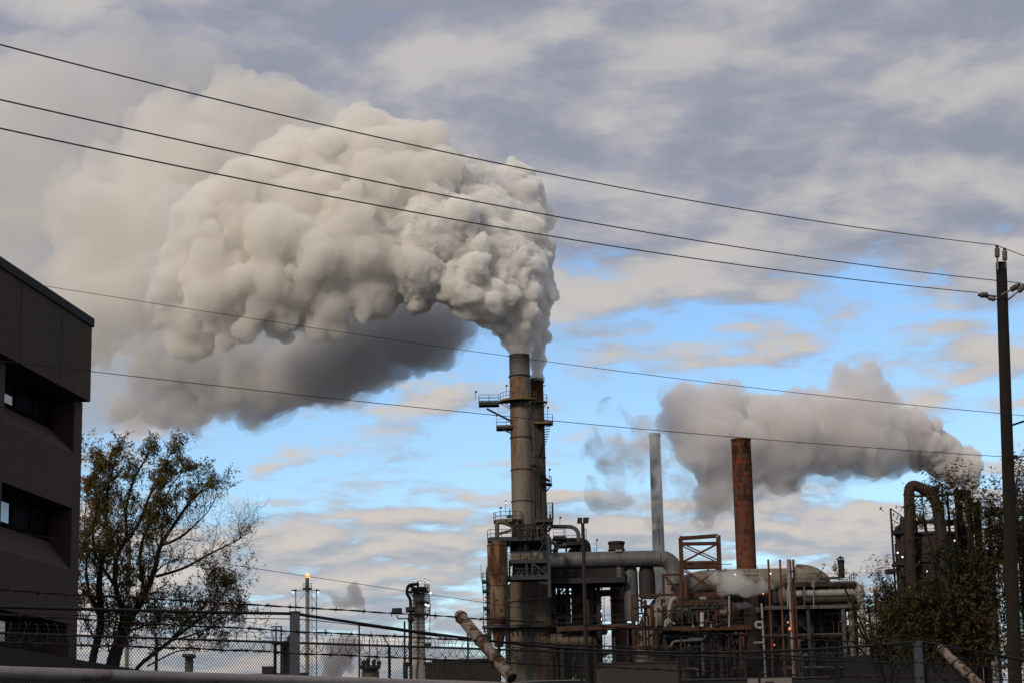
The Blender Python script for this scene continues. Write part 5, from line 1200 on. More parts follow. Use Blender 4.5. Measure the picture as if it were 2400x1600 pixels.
for px in (647, 659): MB().tube([(xat(px, 1530, 430), 430, 0), at(px, 1468, 430)], .18, 6).build('post', DARK, gu)
MB().bar(at(634, 1468, 430), at(661, 1467, 430), .25).build('beam', DARK, gu)
x, y, z0, z1 = vspec(668, 1506, 1600, 432); MB().lathe([(11*m2(1, 432), 0), (11*m2(1, 432), z1), (.1, z1 + .6)], (x, y, 0), 20).build('drum', DARK, gu)
MB().tube(bend([at(676, 1506, 430), at(676, 1490, 430), at(694, 1486, 430)], .8), m2(4, 430), 10).build('pipe', GREY, gu)
flat_platform(gu, xat(640, 1500, 430), xat(700, 1500, 430), 428, 431, zat(660, 1505, 430), DARK, DARK, 'flr', 1.5, .4)
for px0, px1, q in ((588, 720, 1578), (615, 640, 1561)): MB().box(xat(px0, q, 425), xat(px1, q, 425), 424, 428, 0 if q == 1578 else zat(600, 1577, 425), zat(px0, q, 425)).build('plinth', DARK, gu)
t_, c, r, z1 = column('far_vessel', 'thin pale far mast left of the rusty near arm', 'vessel', 1097, 1480, 2.2, 450, GREY, (), 'flat')
# ------------------------------------------------------------------ trees
BARK = mat('dark_bark', (0.030, 0.025, 0.020), (0.018, 0.015, 0.012), 4, rough=.95, stretch=(1, 1, .2))
def leaf_mat(name, cols):
    m = bpy.data.materials.new(name); m.use_nodes = True; t = NT(m.node_tree)
    b = t.n('ShaderNodeBsdfPrincipled'); b.inputs['Roughness'].default_value = .7; b.inputs['Specular IOR Level'].default_value = .2
    tr = t.n('ShaderNodeBsdfTranslucent'); mx = t.n('ShaderNodeMixShader'); mx.inputs[0].default_value = .3
    at_ = t.n('ShaderNodeAttribute', attribute_name='tint')
    cr = t.ramp(at_.outputs['Fac'], [(i / (len(cols) - 1), c) for i, c in enumerate(cols)])
    t.l(cr, b.inputs['Base Color']); t.l(cr, tr.inputs['Color']); t.l(b.outputs[0], mx.inputs[1]); t.l(tr.outputs[0], mx.inputs[2])
    o = t.n('ShaderNodeOutputMaterial'); t.l(mx.outputs[0], o.inputs[0]); return m
class Leaves:
    def __init__(s): s.v = []; s.f = []; s.t = []
    def leaf(s, p, d, nrm, L, w, tint):
        r = d.cross(nrm).normalized() * (w/2); n = len(s.v); q = p + d*(L*.45); dn = nrm*(-L*.08)
        s.v += [tuple(p), tuple(q + r - dn), tuple(p + d*L + dn*1.5), tuple(q - r - dn), tuple(q)]
        s.f += [(n, n+1, n+4), (n+1, n+2, n+4), (n+2, n+3, n+4), (n+3, n, n+4)]; s.t += [tint]*4
    def build(s, name, m, parent):
        b = BASE[parent.name]; me = bpy.data.meshes.new(name)
        me.from_pydata([(p[0]-b.x, p[1]-b.y, p[2]-b.z) for p in s.v], [], s.f)
        a = me.attributes.new('tint', 'FLOAT', 'FACE'); a.data.foreach_set('value', s.t)
        me.materials.append(m); me.update(); o = bpy.data.objects.new(name, me); COL.objects.link(o); o.parent = parent
        tag(o, kind='stuff'); return o
def rvec(rnd): 
    v = Vector((rnd.gauss(0, 1), rnd.gauss(0, 1), rnd.gauss(0, 1))); return v.normalized()

# left tree
rnd = random.Random(11); TY = 76.0
tr = thing('leafy_tree', 'thin leaved tree with several dark trunks right of the brick building', 'tree', (xat(265, 1600, TY), TY, 0))
wood, twigs, LV = MB(), MB(), Leaves()
limbs = [  # photo stations (px, py), depth offset, start radius, leafiness
    ([(205, 1640), (215, 1548), (240, 1455), (230, 1370), (240, 1300), (255, 1250), (245, 1180), (255, 1100), (270, 1040)], -.6, .20, 1.0),
    ([(240, 1650), (255, 1552), (282, 1480), (290, 1440), (268, 1370), (272, 1290), (300, 1250), (292, 1180), (312, 1090), (345, 1030)], .3, .19, 1.0),
    ([(250, 1650), (270, 1552), (300, 1460), (340, 1390), (365, 1330), (372, 1270), (418, 1195), (450, 1140), (478, 1120)], -.2, .20, .8),
    ([(365, 1350), (430, 1330), (490, 1290), (530, 1268), (560, 1252), (572, 1240)], .2, .07, .05),
    ([(280, 1650), (312, 1568), (400, 1500), (440, 1470), (490, 1435), (515, 1405), (525, 1385)], .5, .11, .6),
    ([(240, 1455), (215, 1410), (200, 1350), (205, 1290), (196, 1210), (205, 1130)], .8, .09, 1.1),
    ([(300, 1250), (330, 1200), (350, 1130), (380, 1090), (395, 1030)], -.7, .09, 1.0),
    ([(340, 1390), (325, 1310), (335, 1240), (370, 1180), (400, 1110), (425, 1075)], .6, .09, 1.0),
    ([(372, 1270), (420, 1250), (455, 1215), (490, 1175), (505, 1140)], .3, .06, .12),
    ([(400, 1500), (450, 1488), (500, 1465), (535, 1452), (550, 1446)], .2, .05, .6),
    ([(268, 1370), (225, 1300), (215, 1240), (230, 1160), (215, 1090), (225, 1050)], -.3, .08, 1.0),
    ([(282, 1480), (330, 1470), (360, 1455), (400, 1450)], -.5, .05, .9),
    ([(400, 1500), (450, 1440), (500, 1400), (520, 1380)], -.3, .06, 1.0),
    ([(345, 1560), (420, 1520), (470, 1525), (500, 1500)], .4, .04, .5)]
def grow(p, d, L, r, lvl, leafy, gravity=.12):
    n = 4; pts = [p]; q = p.copy(); dd = d.copy()
    for i in range(n):
        dd = (dd + rvec(rnd)*.32 + Vector((0, 0, gravity))).normalized(); q = q + dd*(L/n); pts.append(q.copy())
    (wood if r > .02 else twigs).tube(pts, [max(r*(1 - .6*i/n), .004) for i in range(n+1)], 5 if r > .02 else 4, False)
    if lvl > 0:
        for i in range(1, n + 1):
            for _ in range(2 if lvl > 1 else 1):
                side = (dd.cross(rvec(rnd))).normalized(); nd = (dd*.55 + side*.8).normalized()
                grow(pts[i], nd, L*rnd.uniform(.45, .7), r*.5, lvl - 1, leafy)
    else:
        m = int(rnd.uniform(5, 10)*leafy + (rnd.random() < leafy))
        cl = mnoise.noise(q*.9)*.5 + .5 + rnd.uniform(-.25, .25)
        for _ in range(m):
            b = pts[rnd.randint(1, n)] + rvec(rnd)*.05; ld = (rvec(rnd) + Vector((0, 0, -.5))).normalized()
            LV.leaf(b, ld, rvec(rnd), rnd.uniform(.09, .16), rnd.uniform(.03, .05), min(max(cl, 0), 1))
for st_, dy, r0, leafy in limbs:
    K = np.array(st_, float); n = len(K)
    st_ = [(a, b if b > 1350 else 1350 - (1350 - b)*.88) for a, b in st_]; r0 *= .8
    pts = [at(a, b, TY + dy + .5*math.sin(i*1.3)) for i, (a, b) in enumerate(st_)]
    if st_[0][1] > 1600: pts[0].z = 0
    wood.tube(bend(pts, .5, 4), [r0*(1 - .8*i/(len(bend(pts, .5, 4)) - 1)) for i in range(len(bend(pts, .5, 4)))], 8)
    for i in range(1, n):
        if st_[i][1] > 1500: continue
        nb = 3
        for j in range(nb):
            f = (j + rnd.random())/nb; p = pts[i-1].lerp(pts[i], f); d = (pts[i] - pts[i-1]).normalized()
            side = d.cross(rvec(rnd)).normalized(); nd = (d*.6 + side*.75 + Vector((0, 0, .25))).normalized()
            grow(p, nd, rnd.uniform(.65, 1.3)*(1 if st_[i][1] > 1150 else .7), max(r0*.28*(1 - .6*i/n), .016), 2, leafy)
    grow(pts[-1], (pts[-1] - pts[-2]).normalized(), .5, .02, 2, leafy)
wood.build('trunk', BARK, tr); tw_ = twigs.build('twigs', BARK, tr); tag(tw_, kind='stuff')
LV.build('crown', leaf_mat('autumn_leaves', [(0.065, 0.075, 0.02), (0.10, 0.09, 0.022), (0.15, 0.095, 0.022), (0.17, 0.075, 0.02)]), tr)

# right trees: leafy shoots in front of the far unit
def shoot_tree(label, Yc, blobs, n, seed, base_px, lsize):
    rnd = random.Random(seed)
    t_ = thing('leafy_tree', label, 'tree', (xat(base_px, 1600, Yc), Yc, 0))
    W_, T_, L_ = MB(), MB(), Leaves()
    foot = Vector((xat(base_px, 1600, Yc), Yc, 0)); hub = foot + Vector((0, 0, at(base_px, 1640, Yc).z))
    W_.tube([foot, foot.lerp(hub, .5) + Vector((.1, 0, 0)), hub], [.16, .14, .11], 8)
    tot = sum(b[4] for b in blobs)
    for (px, py, rx, ry, wt, tall) in blobs:
        c = at(px, py, Yc); k = m2(1, Yc)
        mid = hub.lerp(c, .5) + rvec(rnd)*.4
        W_.tube(bend([hub, mid, c], .8), .035, 6)
        for _ in range(int(n*wt/tot)):
            u = rvec(rnd) * rnd.random()**.5
            p = c + Vector((u.x*rx*k, u.y*min(rx, ry)*k*1.2, u.z*ry*k))
            d = ((p - c)*.35/(max(rx, ry)*k) + Vector((rnd.uniform(-.5, .5), rnd.uniform(-.5, .5), rnd.uniform(.1, 1.0)*tall))).normalized()
            Ls = rnd.uniform(.45, 1.0)*(1 if tall < 1.2 else 1.35); pts = [p]; dd = d; q = p
            if rnd.random() < .3: T_.tube([c.lerp(p, .15), c.lerp(p, .6) + rvec(rnd)*.08, p], [.012, .009, .006], 4, False)
            for i in range(5):
                dd = (dd + rvec(rnd)*.16 + Vector((0, 0, .05))).normalized(); q = q + dd*(Ls/5); pts.append(q)
            T_.tube(pts, [.007, .006, .005, .004, .003, .002], 3, False)
            cl = mnoise.noise(p*.45)*.6 + .45
            for i in range(rnd.randint(9, 14)):
                f = rnd.uniform(.1, 1.0)*5; a = int(min(f, 4.99)); b = pts[a].lerp(pts[a+1], f - a)
                sd = pts[-1] - pts[0]; sd.normalize(); out = sd.cross(rvec(rnd)).normalized()
                ld = (out*.9 + sd*.35 + Vector((0, 0, -.35))).normalized()
                L_.leaf(b, ld, (Vector((0, 0, 1)) + rvec(rnd)*.7).normalized(), lsize*rnd.uniform(.7, 1.15), lsize*rnd.uniform(.32, .45), min(max(cl + rnd.uniform(-.2, .2), 0), 1))
    W_.build('trunk', BARK, t_); tag(T_.build('twigs', BARK, t_), kind='stuff')
    L_.build('crown', LEAF2, t_)
LEAF2 = leaf_mat('dark_leaves', [(0.026, 0.034, 0.011), (0.045, 0.044, 0.013), (0.075, 0.048, 0.015), (0.085, 0.034, 0.012)])
shoot_tree('dark leafy tree left of the utility pole, tall shoots rising over the far unit', 62,
    [(2275, 1200, 45, 60, .5, 1.7), (2325, 1240, 45, 60, .75, 1.6), (2255, 1345, 50, 55, .6, 1.0), (2300, 1400, 70, 70, 1.6, .9), (2190, 1320, 45, 45, .18, .9), (2210, 1450, 80, 70, 2.0, .8), (2300, 1520, 80, 70, 2.0, .7),
     (2165, 1420, 45, 45, .4, .8), (2170, 1530, 70, 50, 1.4, .7), (2130, 1460, 45, 45, .7, .8), (2330, 1320, 50, 60, 1.0, 1.0), (2210, 1190, 30, 30, .25, 1.5), (2165, 1220, 25, 35, .2, 1.4), (2220, 1150, 18, 20, .12, 1.5)], 1350, 5, 2280, .16)
shoot_tree('dark leafy tree right of the utility pole at the frame edge', 63,
    [(2400, 1180, 35, 70, .7, 1.7), (2405, 1300, 45, 60, 1.0, 1.0), (2400, 1430, 50, 70, 1.2, .8), (2410, 1540, 50, 60, 1.1, .7)], 600, 6, 2412, .15)
shoot_tree('low leafy bush tree in front of the insulated riser pipe', 66,
    [(2075, 1435, 30, 35, .8, 1.0), (2100, 1480, 42, 40, 1.3, .8), (2055, 1515, 25, 22, .45, .7), (2085, 1400, 26, 22, .4, 1.2), (2115, 1530, 45, 35, 1.0, .7), (1998, 1500, 12, 18, .08, .8), (1975, 1368, 14, 9, .1, .4), (2002, 1450, 10, 22, .09, .8), (2080, 1545, 45, 20, .6, .6), (2035, 1420, 14, 25, .12, 1.0)], 640, 7, 2080, .14)
# ------------------------------------------------------------------ smoke
def surface_nets(Fd, org, h):
    nx, ny, nz = Fd.shape
    ins = Fd < 0
    c = [ins[dx:nx-1+dx, dy:ny-1+dy, dz:nz-1+dz] for dx in (0, 1) for dy in (0, 1) for dz in (0, 1)]
    cnt = sum(a.astype(np.int8) for a in c)
    act = (cnt > 0) & (cnt < 8)
    ids = np.full(act.shape, -1, np.int64)
    ix, iy, iz = np.nonzero(act); n = len(ix)
    ids[ix, iy, iz] = np.arange(n)
    offs = [(dx, dy, dz) for dx in (0, 1) for dy in (0, 1) for dz in (0, 1)]
    val = [Fd[ix+a, iy+b, iz+d] for a, b, d in offs]
    P = np.zeros((n, 3)); W_ = np.zeros(n)
    for i in range(8):
        for j in range(i+1, 8):
            d = np.abs(np.array(offs[i]) - np.array(offs[j])).sum()
            if d != 1: continue
            m = (val[i] < 0) != (val[j] < 0)
            t = np.where(m, val[i] / np.where(m, val[i] - val[j], 1), 0)
            p = np.array(offs[i])[None] + t[:, None] * (np.array(offs[j]) - np.array(offs[i]))[None]
            P += p * m[:, None]; W_ += m
    P /= W_[:, None]
    P += np.stack([ix, iy, iz], 1)
    V = np.array(org)[None] + P * h
    quads = []
    for ax in range(3):
        sl0 = [slice(None)] * 3; sl1 = [slice(None)] * 3
        sl0[ax] = slice(0, -1); sl1[ax] = slice(1, None)
        a, b = ins[tuple(sl0)], ins[tuple(sl1)]
        ex = np.nonzero(a != b)
        e = np.stack(ex, 1)
        o1, o2 = [(1, 2), (2, 0), (0, 1)][ax]
        ok = (e[:, o1] > 0) & (e[:, o2] > 0) & (e[:, o1] < Fd.shape[o1]-1) & (e[:, o2] < Fd.shape[o2]-1)
        e = e[ok]
        fl = a[e[:, 0], e[:, 1], e[:, 2]]
        def cell(d1, d2):
            q = e.copy(); q[:, o1] -= d1; q[:, o2] -= d2
            return ids[q[:, 0], q[:, 1], q[:, 2]]
        q = np.stack([cell(1, 1), cell(0, 1), cell(0, 0), cell(1, 0)], 1)
        q[~fl] = q[~fl][:, ::-1]
        quads.append(q)
    return V, np.concatenate(quads)

def np_mesh(name, V, Q, smooth=True):
    me = bpy.data.meshes.new(name)
    V = np.ascontiguousarray(V, np.float32); Q = np.ascontiguousarray(Q, np.int32)
    k = Q.shape[1]
    me.vertices.add(len(V)); me.vertices.foreach_set('co', V.ravel())
    me.loops.add(Q.size); me.loops.foreach_set('vertex_index', Q.ravel())
    me.polygons.add(len(Q)); me.polygons.foreach_set('loop_start', np.arange(0, Q.size, k, dtype=np.int32))
    if smooth: me.polygons.foreach_set('use_smooth', np.ones(len(Q), bool))
    me.update(calc_edges=True); me.validate()
    return me

def puffs(prim, rng, s2, n2, s3, n3):
    """primary blobs grow smaller blobs on their skin, which grow smaller ones again"""
    C = [np.array([p[:3] for p in prim], float)]; RR = [np.array([p[3] for p in prim], float)]
    P, r = C[0], RR[0]
    for (lo, hi), dens in ((s2, n2), (s3, n3)):
        if dens <= 0: continue
        cs, rs = [], []
        for q, rr in zip(P, r):
            n = int(dens)
            u = rng.normal(size=(n, 3)); u /= np.linalg.norm(u, axis=1)[:, None]
            rad = rr * rng.uniform(lo, hi, n)
            c = q + u * (rr * rng.uniform(0.82, 1.0, n))[:, None]
            cs.append(c); rs.append(rad)
        c = np.concatenate(cs); rad = np.concatenate(rs)
        # keep only those that reach out of the primaries
        D = np.full(len(c), 1e9)
        for q, rr in zip(C[0], RR[0]):
            D = np.minimum(D, np.linalg.norm(c - q, axis=1) - rr)
        keep = D > -rad * 0.7
        P, r = c[keep], rad[keep]
        C.append(P); RR.append(r)
    return np.concatenate(C), np.concatenate(RR)

def np_noise(P, seed=0):
    """vectorised gradient noise, roughly -1..1"""
    I = np.floor(P).astype(np.int64); f = (P - I).astype(np.float32); u = f*f*f*(f*(f*6 - 15) + 10)
    def g(dx, dy, dz):
        h = ((I[:, 0] + dx)*374761393 + (I[:, 1] + dy)*668265263 + (I[:, 2] + dz)*2147483647 + seed*1274126177) & 0xffffffff
        h = ((h ^ (h >> 13))*1274126177) & 0xffffffff; h = h ^ (h >> 16)
        gx = (h & 255)/127.5 - 1; gy = ((h >> 8) & 255)/127.5 - 1; gz = ((h >> 16) & 255)/127.5 - 1
        return (gx*(f[:, 0] - dx) + gy*(f[:, 1] - dy) + gz*(f[:, 2] - dz)).astype(np.float32)
    l = lambda p, q, t: p + (q - p)*t
    x0 = l(l(g(0, 0, 0), g(1, 0, 0), u[:, 0]), l(g(0, 1, 0), g(1, 1, 0), u[:, 0]), u[:, 1])
    x1 = l(l(g(0, 0, 1), g(1, 0, 1), u[:, 0]), l(g(0, 1, 1), g(1, 1, 1), u[:, 0]), u[:, 1])
    return l(x0, x1, u[:, 2])*1.3

def blob_field(C, Rr, h, clamp):
    pad = clamp + 2*h
    lo = (C - Rr[:, None]).min(0) - pad; hi = (C + Rr[:, None]).max(0) + pad
    n = np.ceil((hi - lo) / h).astype(int) + 1
    Fd = np.full(n, clamp, np.float32)
    for c, r in zip(C, Rr):
        a = np.maximum(np.floor((c - r - clamp - lo) / h).astype(int), 0)
        b = np.minimum(np.ceil((c + r + clamp - lo) / h).astype(int) + 1, n)
        xs = [lo[k] + np.arange(a[k], b[k]) * h - c[k] for k in range(3)]
        d = np.sqrt(xs[0][:, None, None]**2 + xs[1][None, :, None]**2 + xs[2][None, None, :]**2) - r
        s = Fd[a[0]:b[0], a[1]:b[1], a[2]:b[2]]
        np.minimum(s, d.astype(np.float32), out=s)
    return Fd, lo

def smoke_mesh(name, prim, h, seed, s2=(0.2, 0.55), n2=16, s3=(0.2, 0.45), n3=11, blur=1, warp=(1.6, 0.11, 0.55, 0.33), disp=0.42, dsc=0.85, grow=None):
    rng = np.random.default_rng(seed)
    C, Rr = puffs(prim, rng, s2, n2, s3, n3)
    a1, f1, a2, f2 = warp
    w = np.ones(len(C)) if grow is None else grow(C)
    for a, f in ((a1, f1), (a2, f2)):
        if a: C = C + np.stack([np_noise(C*f + 17*j, seed + j) for j in range(3)], 1)*(a*w)[:, None]
    clamp = max(3*h, disp*2.2)
    Fd, lo = blob_field(C, Rr, h, clamp)
    for _ in range(blur):
        for ax in range(3): Fd = (np.roll(Fd, 1, ax) + 2*Fd + np.roll(Fd, -1, ax)) / 4
    if disp:
        ix = np.nonzero(np.abs(Fd) < clamp*.98); P = np.stack(ix, 1)*h + lo
        w = np.ones(len(P)) if grow is None else np.maximum(grow(P), .25)
        D = np.zeros(len(P))
        for f, amp in ((dsc*.18, 1.6), (dsc*.4, 1.5), (dsc, 1.0), (dsc*2.2, .6), (dsc*4.6, .3)):
            if f*h > .45: continue
            D += (np.sqrt(np.abs(np_noise(P*f + 5.3*f, seed))) - .42)*amp
        Fd[ix] -= np.clip(D*disp*w, -clamp*.9, clamp*.9)
    for ax in range(3):                                # keep the border outside
        sl = [slice(None)]*3
        for e in (0, -1): sl[ax] = e; Fd[tuple(sl)] = clamp
    V, Q = surface_nets(Fd, lo, h)
    return np_mesh(name, V, Q)

def smoke_mat(name, density, color=(0.97, 0.97, 0.97), aniso=0.2, wisp=None):
    m = bpy.data.materials.new(name); m.use_nodes = True
    t = NT(m.node_tree)
    v = t.n('ShaderNodeVolumePrincipled')
    v.inputs['Color'].default_value = (*color, 1); v.inputs['Anisotropy'].default_value = aniso
    v.inputs['Density'].default_value = density
    if wisp:
        sc, lo, hi, gain = wisp
        g = t.n('ShaderNodeTexCoord')
        f = t.noise(g.outputs['Object'], sc, 4, 0.6, 0.6)
        t.l(t.math('MULTIPLY', t.maprange(f, lo, hi), density * gain), v.inputs['Density'])
    o = t.n('ShaderNodeOutputMaterial'); t.l(v.outputs[0], o.inputs['Volume'])
    if not wisp:
        m.cycles.homogeneous_volume = True
    else:
        m.cycles.volume_step_rate = 1.0
    return m

def smoke(name, me, mat, label, cat='smoke'):
    me.materials.append(mat)
    o = bpy.data.objects.new(name, me); COL.objects.link(o)
    return tag(o, label, cat, kind='thing')

def prims(lst, Y0):
    """(px, py, radius_px, depth offset)"""
    out = []
    for px, py, r, dy in lst:
        p = at(px, py, Y0 + dy); out.append((p.x, p.y, p.z, m2(r, Y0 + dy)))
    return out
def chain(keys, n, rng, jit=0.25):
    """blobs strung along key stations (px, py, r, dy)"""
    out = []
    K = np.array(keys, float)
    seg = np.r_[0, np.cumsum(np.linalg.norm(np.diff(K[:, :2], axis=0), axis=1))]
    for s in np.linspace(0, seg[-1], n):
        q = np.array([np.interp(s, seg, K[:, j]) for j in range(4)])
        j = rng.normal(size=3) * jit * q[2]
        out.append((q[0] + j[0], q[1] + j[1], q[2] * rng.uniform(0.8, 1.1), q[3] + m2(j[2], 300)))
    return out

_rg = np.random.default_rng(5)
head = chain([(1219, 826, 23, 0), (1220, 800, 30, 0), (1216, 765, 48, 0), (1204, 705, 74, 0), (1184, 645, 88, 0)], 18, _rg, 0.1)
head += [(1150, 690, 72, -3), (1105, 705, 50, -4), (1075, 670, 48, -5), (1150, 610, 92, 0), (1205, 560, 66, 2), (1100, 600, 100, -2), (1130, 520, 96, 3), (1070, 455, 92, 4), (1020, 560, 112, -3), (990, 640, 70, -4), (1140, 740, 28, -3)]
body = [(960, 470, 130, 2), (930, 600, 105, -3), (890, 665, 70, -5), (870, 520, 130, 0), (1000, 410, 88, 5),
        (880, 390, 110, 4), (880, 325, 46, 5), (800, 430, 130, 2), (800, 600, 115, -4), (780, 695, 66, -5), (700, 520, 135, -1), (700, 640, 105, -3),
        (620, 695, 80, -4), (700, 400, 92, 3), (610, 560, 130, 0), (600, 450, 88, 3), (540, 660, 105, -3), (500, 570, 110, 0), (450, 640, 82, -2),
        (440, 745, 58, -2), (515, 755, 46, -4), (430, 545, 58, 0), (585, 740, 45, -5), (655, 745, 40, -5)]
_top = at(1219, 832, 300)
def from_mouth(V): return np.clip(np.linalg.norm(V - np.array(_top)[None], axis=1) / 16.0, 0.12, 1.0)
STEAM = smoke_mat('plume_steam', 1.5, (0.988, 0.979, 0.963), 0.0)
front = thing('smoke_plume', 'dense billowing white smoke plume pouring left from the tall tan smokestack', 'smoke', _top)
def part(name, me, m_, root):
    me.materials.append(m_); o = bpy.data.objects.new(name, me); COL.objects.link(o); o.parent = root
    me.transform(Matrix.Translation(-root.location)); return o
part('young_billows', smoke_mesh('young_billows', prims(head, 300), 0.19, 3, s2=(.12, .36), n2=34, s3=(.22, .5), n3=10, warp=(1.8, .12, .7, .4), disp=.62, dsc=.9, grow=from_mouth), STEAM, front)
part('grown_billows', smoke_mesh('grown_billows', prims(body, 300), 0.3, 4, s2=(.3, .66), n2=8, s3=(.16, .42), n3=8, blur=1, warp=(2.6, .09, 1.2, .25), disp=.7, dsc=.5), smoke_mat('plume_steam_grown', 0.6, (0.974, 0.958, 0.932), 0.0), front)

FRINGE = smoke_mat('plume_fringe', 0.045, (0.98, 0.97, 0.955), 0.0)
part('vapour_fringe', smoke_mesh('vapour_fringe', [(a, b, c, d*1.1) for a, b, c, d in prims(body + head[18:], 301)], 0.55, 9, s2=(.3, .66), n2=9, s3=(.2, .5), n3=6, warp=(3.0, .09, 1.8, .25), disp=1.2, dsc=.45), FRINGE, front)

# the rear stack's plume: a narrow column behind the first, bent over into a bank coloured dark for shade, underneath and beyond it
back = chain([(1262, 885, 15, 0), (1264, 830, 20, 0), (1268, 760, 24, 0), (1262, 690, 36, 1), (1245, 610, 50, 2), (1215, 530, 70, 3), (1170, 460, 75, 4)], 20, _rg, 0.1)
backm = smoke('smoke_plume', smoke_mesh('smoke_plume', prims(back, 313), 0.27, 8, grow=lambda V: np.full(len(V), 0.25)), smoke_mat('plume_rear_column', 2.0, (0.975, 0.968, 0.96), 0.0),
              'narrow white smoke column rising straight from the rusty rear smokestack')
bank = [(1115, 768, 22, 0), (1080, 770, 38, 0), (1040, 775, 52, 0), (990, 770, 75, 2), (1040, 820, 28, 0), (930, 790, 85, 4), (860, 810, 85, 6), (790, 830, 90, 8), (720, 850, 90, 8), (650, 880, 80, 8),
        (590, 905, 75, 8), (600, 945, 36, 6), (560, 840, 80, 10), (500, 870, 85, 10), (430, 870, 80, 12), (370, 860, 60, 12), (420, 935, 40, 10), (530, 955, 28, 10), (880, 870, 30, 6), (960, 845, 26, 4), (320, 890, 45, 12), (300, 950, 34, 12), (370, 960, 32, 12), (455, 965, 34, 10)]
smoke('smoke_bank', smoke_mesh('smoke_bank', prims(bank, 325), 0.42, 12, s2=(.18, .5), n2=18, n3=9, warp=(2.4, 0.09, 1.2, 0.3), disp=0.8, dsc=0.5), smoke_mat('plume_bank_shade', 0.28, (0.80, 0.795, 0.805), 0.0),  # smoke colour lowered to hold the shade of the front plume
      'smoke bank toned dark for shade, hanging under the bright billows left of the smokestacks')
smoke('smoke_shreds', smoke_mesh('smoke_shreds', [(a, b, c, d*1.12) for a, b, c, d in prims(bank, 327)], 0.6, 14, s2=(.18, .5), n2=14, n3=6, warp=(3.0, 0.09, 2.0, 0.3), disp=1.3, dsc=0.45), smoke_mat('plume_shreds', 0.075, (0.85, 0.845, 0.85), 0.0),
      'thin torn grey shreds fringing the dark smoke bank')
# older smoke downwind: bigger, softer, thinner
old = [(330, 570, 150, 0), (220, 530, 95, 0), (215, 640, 95, 0), (270, 715, 95, -4), (325, 765, 62, -6), (240, 790, 62, -2), (200, 745, 70, 0), (420, 420, 145, 6), (340, 460, 110, 4), (560, 345, 125, 10), (680, 350, 110, 12),
       (480, 330, 92, 8), (320, 385, 75, 4), (610, 300, 72, 12), (190, 460, 66, 0), (350, 680, 105, -6), (480, 510, 140, 6), (770, 360, 80, 14)]
om = prims(old, 345)
oldo = smoke('drifting_smoke', smoke_mesh('drifting_smoke', om, 0.5, 21, s2=(.22, .6), n2=14, n3=9, blur=1, warp=(3.6, 0.06, 1.8, 0.2), disp=1.0, dsc=0.4), smoke_mat('plume_old', 0.15, (0.96, 0.945, 0.92), 0.0),
             'pale beige mass of older smoke swelling behind the bright billows at upper left')
halo = [(-120, 500, 220, 0), (-100, 300, 180, 0), (-150, 750, 200, 0), (60, 420, 200, 0), (40, 620, 170, 0), (150, 300, 170, 4), (260, 220, 150, 6), (330, 860, 140, 0), (240, 960, 110, 0), (130, 800, 160, 0), (420, 180, 110, 10), (100, 170, 100, 4)]
smoke('smoke_haze', smoke_mesh('smoke_haze', prims(halo, 372), 0.9, 31, n2=10, n3=0, blur=3, warp=(4.0, 0.05, 1.5, 0.15), disp=0.8, dsc=0.25), smoke_mat('plume_haze', 0.055, (0.965, 0.95, 0.93), 0.0),
      'thin hazy smoke drifting out of frame above the dark brick building')

# the right-hand unit's plume
rh = chain([(2266, 1150, 17, 0), (2270, 1128, 24, 0), (2262, 1100, 33, 0), (2236, 1072, 42, 0), (2195, 1052, 50, 0), (2150, 1040, 55, -1)], 14, _rg, 0.08) + [(2284, 1112, 13, 0), (2290, 1128, 9, 0)]
rp = chain([(2160, 1040, 50, 0), (2120, 1032, 62, -2), (2060, 1022, 72, -4), (1980, 1015, 86, -6), (1890, 1030, 82, -8), (1800, 1035, 86, -10), (1720, 1040, 90, -12), (1640, 1020, 80, -14)], 20, _rg, 0.1)
rp += [(2040, 940, 56, -4), (2030, 900, 38, -4), (1985, 905, 40, -4), (2000, 960, 58, -4), (1920, 960, 48, -6), (1870, 965, 36, -8), (1760, 975, 42, -10), (1680, 950, 56, -12), (1610, 940, 46, -14),
       (1690, 925, 26, -14), (1700, 1120, 56, -12), (1670, 1170, 44, -13), (1650, 1205, 26, -14), (1570, 990, 38, -15), (1780, 1090, 42, -10), (2105, 1075, 28, -2)]
_rt = at(2266, 1150, 352)
right = thing('smoke_plume', 'grey smoke plume bent left from the dark refinery unit beside the utility pole', 'smoke', _rt)
part('young_billows', smoke_mesh('young_billows', prims(rh, 352), 0.26, 18, s2=(.15, .4), n2=22, n3=9, warp=(.8, .12, .4, .4), disp=.35, dsc=1.0), smoke_mat('plume_right_young', 1.1, (0.93, 0.915, 0.91), 0.0), right)
part('grown_billows', smoke_mesh('grown_billows', prims(rp, 352), 0.36, 17, s2=(0.2, 0.5), n2=14, n3=9, warp=(1.6, 0.12, 0.9, 0.35), disp=0.5, dsc=0.6), smoke_mat('plume_right', 0.34, (0.90, 0.885, 0.885), 0.0), right)
part('vapour_fringe', smoke_mesh('vapour_fringe', [(q[0], q[1], q[2], q[3]*1.12) for q in prims(rp, 353)], 0.6, 19, s2=(.2, .5), n2=12, n3=5, warp=(2.4, .1, 1.6, .3), disp=1.1, dsc=.45), smoke_mat('plume_right_fringe', 0.05, (0.92, 0.91, 0.91), 0.0), right)
wf = [(1530, 1040, 70, 0), (1440, 1060, 70, 0), (1470, 1120, 65, 0), (1550, 1120, 60, 0), (1590, 1190, 55, 0), (1530, 1220, 50, 0), (1420, 1150, 50, 0), (1430, 960, 40, 0), (1650, 1220, 40, 2), (1810, 1150, 45, 2), (1610, 1080, 60, 2)]
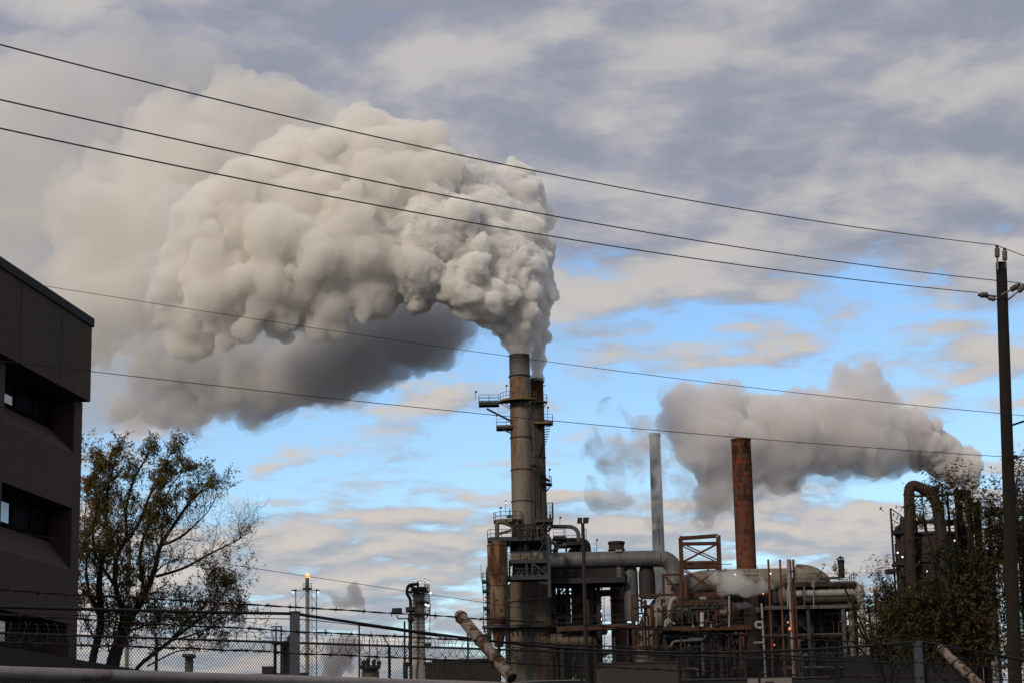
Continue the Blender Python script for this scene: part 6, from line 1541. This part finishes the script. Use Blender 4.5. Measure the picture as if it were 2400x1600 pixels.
smoke('smoke_wisp', smoke_mesh('smoke_wisp', prims(wf, 318), 0.8, 41, n2=8, n3=0, blur=3, warp=(2.0, 0.08, 0, 1), disp=0.0), smoke_mat('plume_wisp', 0.4, (0.93, 0.93, 0.94), 0.0, (0.22, 0.46, 0.70, 1.0)),
      'torn grey smoke wisps drifting across the slender grey smokestack')
# steam leaks low in the plant
st1 = chain([(1812, 1372, 10, 0), (1780, 1372, 18, 0), (1740, 1362, 20, 0), (1700, 1355, 22, 0), (1672, 1352, 15, 0)], 12, _rg, 0.25) + [(1690, 1385, 14, 0), (1752, 1380, 18, 0)]
smoke('steam_puff', smoke_mesh('steam_puff', prims(st1, 283), 0.22, 51, n2=12, n3=6, warp=(0.5, 0.3, 0.25, 0.8), disp=0.2, dsc=1.2), smoke_mat('steam_low', 0.24, (0.96, 0.95, 0.95), 0.0),
      'white steam puff leaking over the big tan duct at the rusty tower foot', 'steam')
st2 = chain([(1785, 1425, 5, 0), (1760, 1420, 9, 0), (1735, 1418, 9, 0), (1722, 1420, 6, 0)], 7, _rg, 0.2)
smoke('steam_puff', smoke_mesh('steam_puff', prims(st2, 287), 0.2, 52, n2=10, n3=4, warp=(0.3, 0.4, 0.15, 0.9), disp=0.12, dsc=1.5), bpy.data.materials['steam_low'],
      'small white steam jet at the domed end of the rusty drum', 'steam')
st3 = chain([(842, 1448, 4, 0), (843, 1425, 10, 0), (838, 1400, 18, 0), (834, 1378, 14, 0), (815, 1410, 12, 0), (790, 1405, 12, 0), (775, 1395, 9, 0)], 16, _rg, 0.2)
smoke('smoke_puff', smoke_mesh('smoke_puff', prims(st3, 520), 0.4, 53, n2=10, n3=4, warp=(1.0, 0.15, 0.4, 0.5), disp=0.3, dsc=0.6), smoke_mat('far_puff', 0.4, (0.62, 0.6, 0.61), 0.0),
      'small grey smoke puff rising above the thin mast on the chain fence')
st4 = chain([(765, 1590, 14, 0), (785, 1550, 24, 0), (805, 1520, 28, 0), (825, 1512, 18, 0), (775, 1522, 14, 0)], 12, _rg, 0.2)
smoke('smoke_puff', smoke_mesh('smoke_puff', prims(st4, 540), 0.45, 54, n2=10, n3=4, warp=(1.0, 0.15, 0.4, 0.5), disp=0.3, dsc=0.6), bpy.data.materials['far_puff'],
      'low grey smoke puff behind the chain link mesh right of the flare')
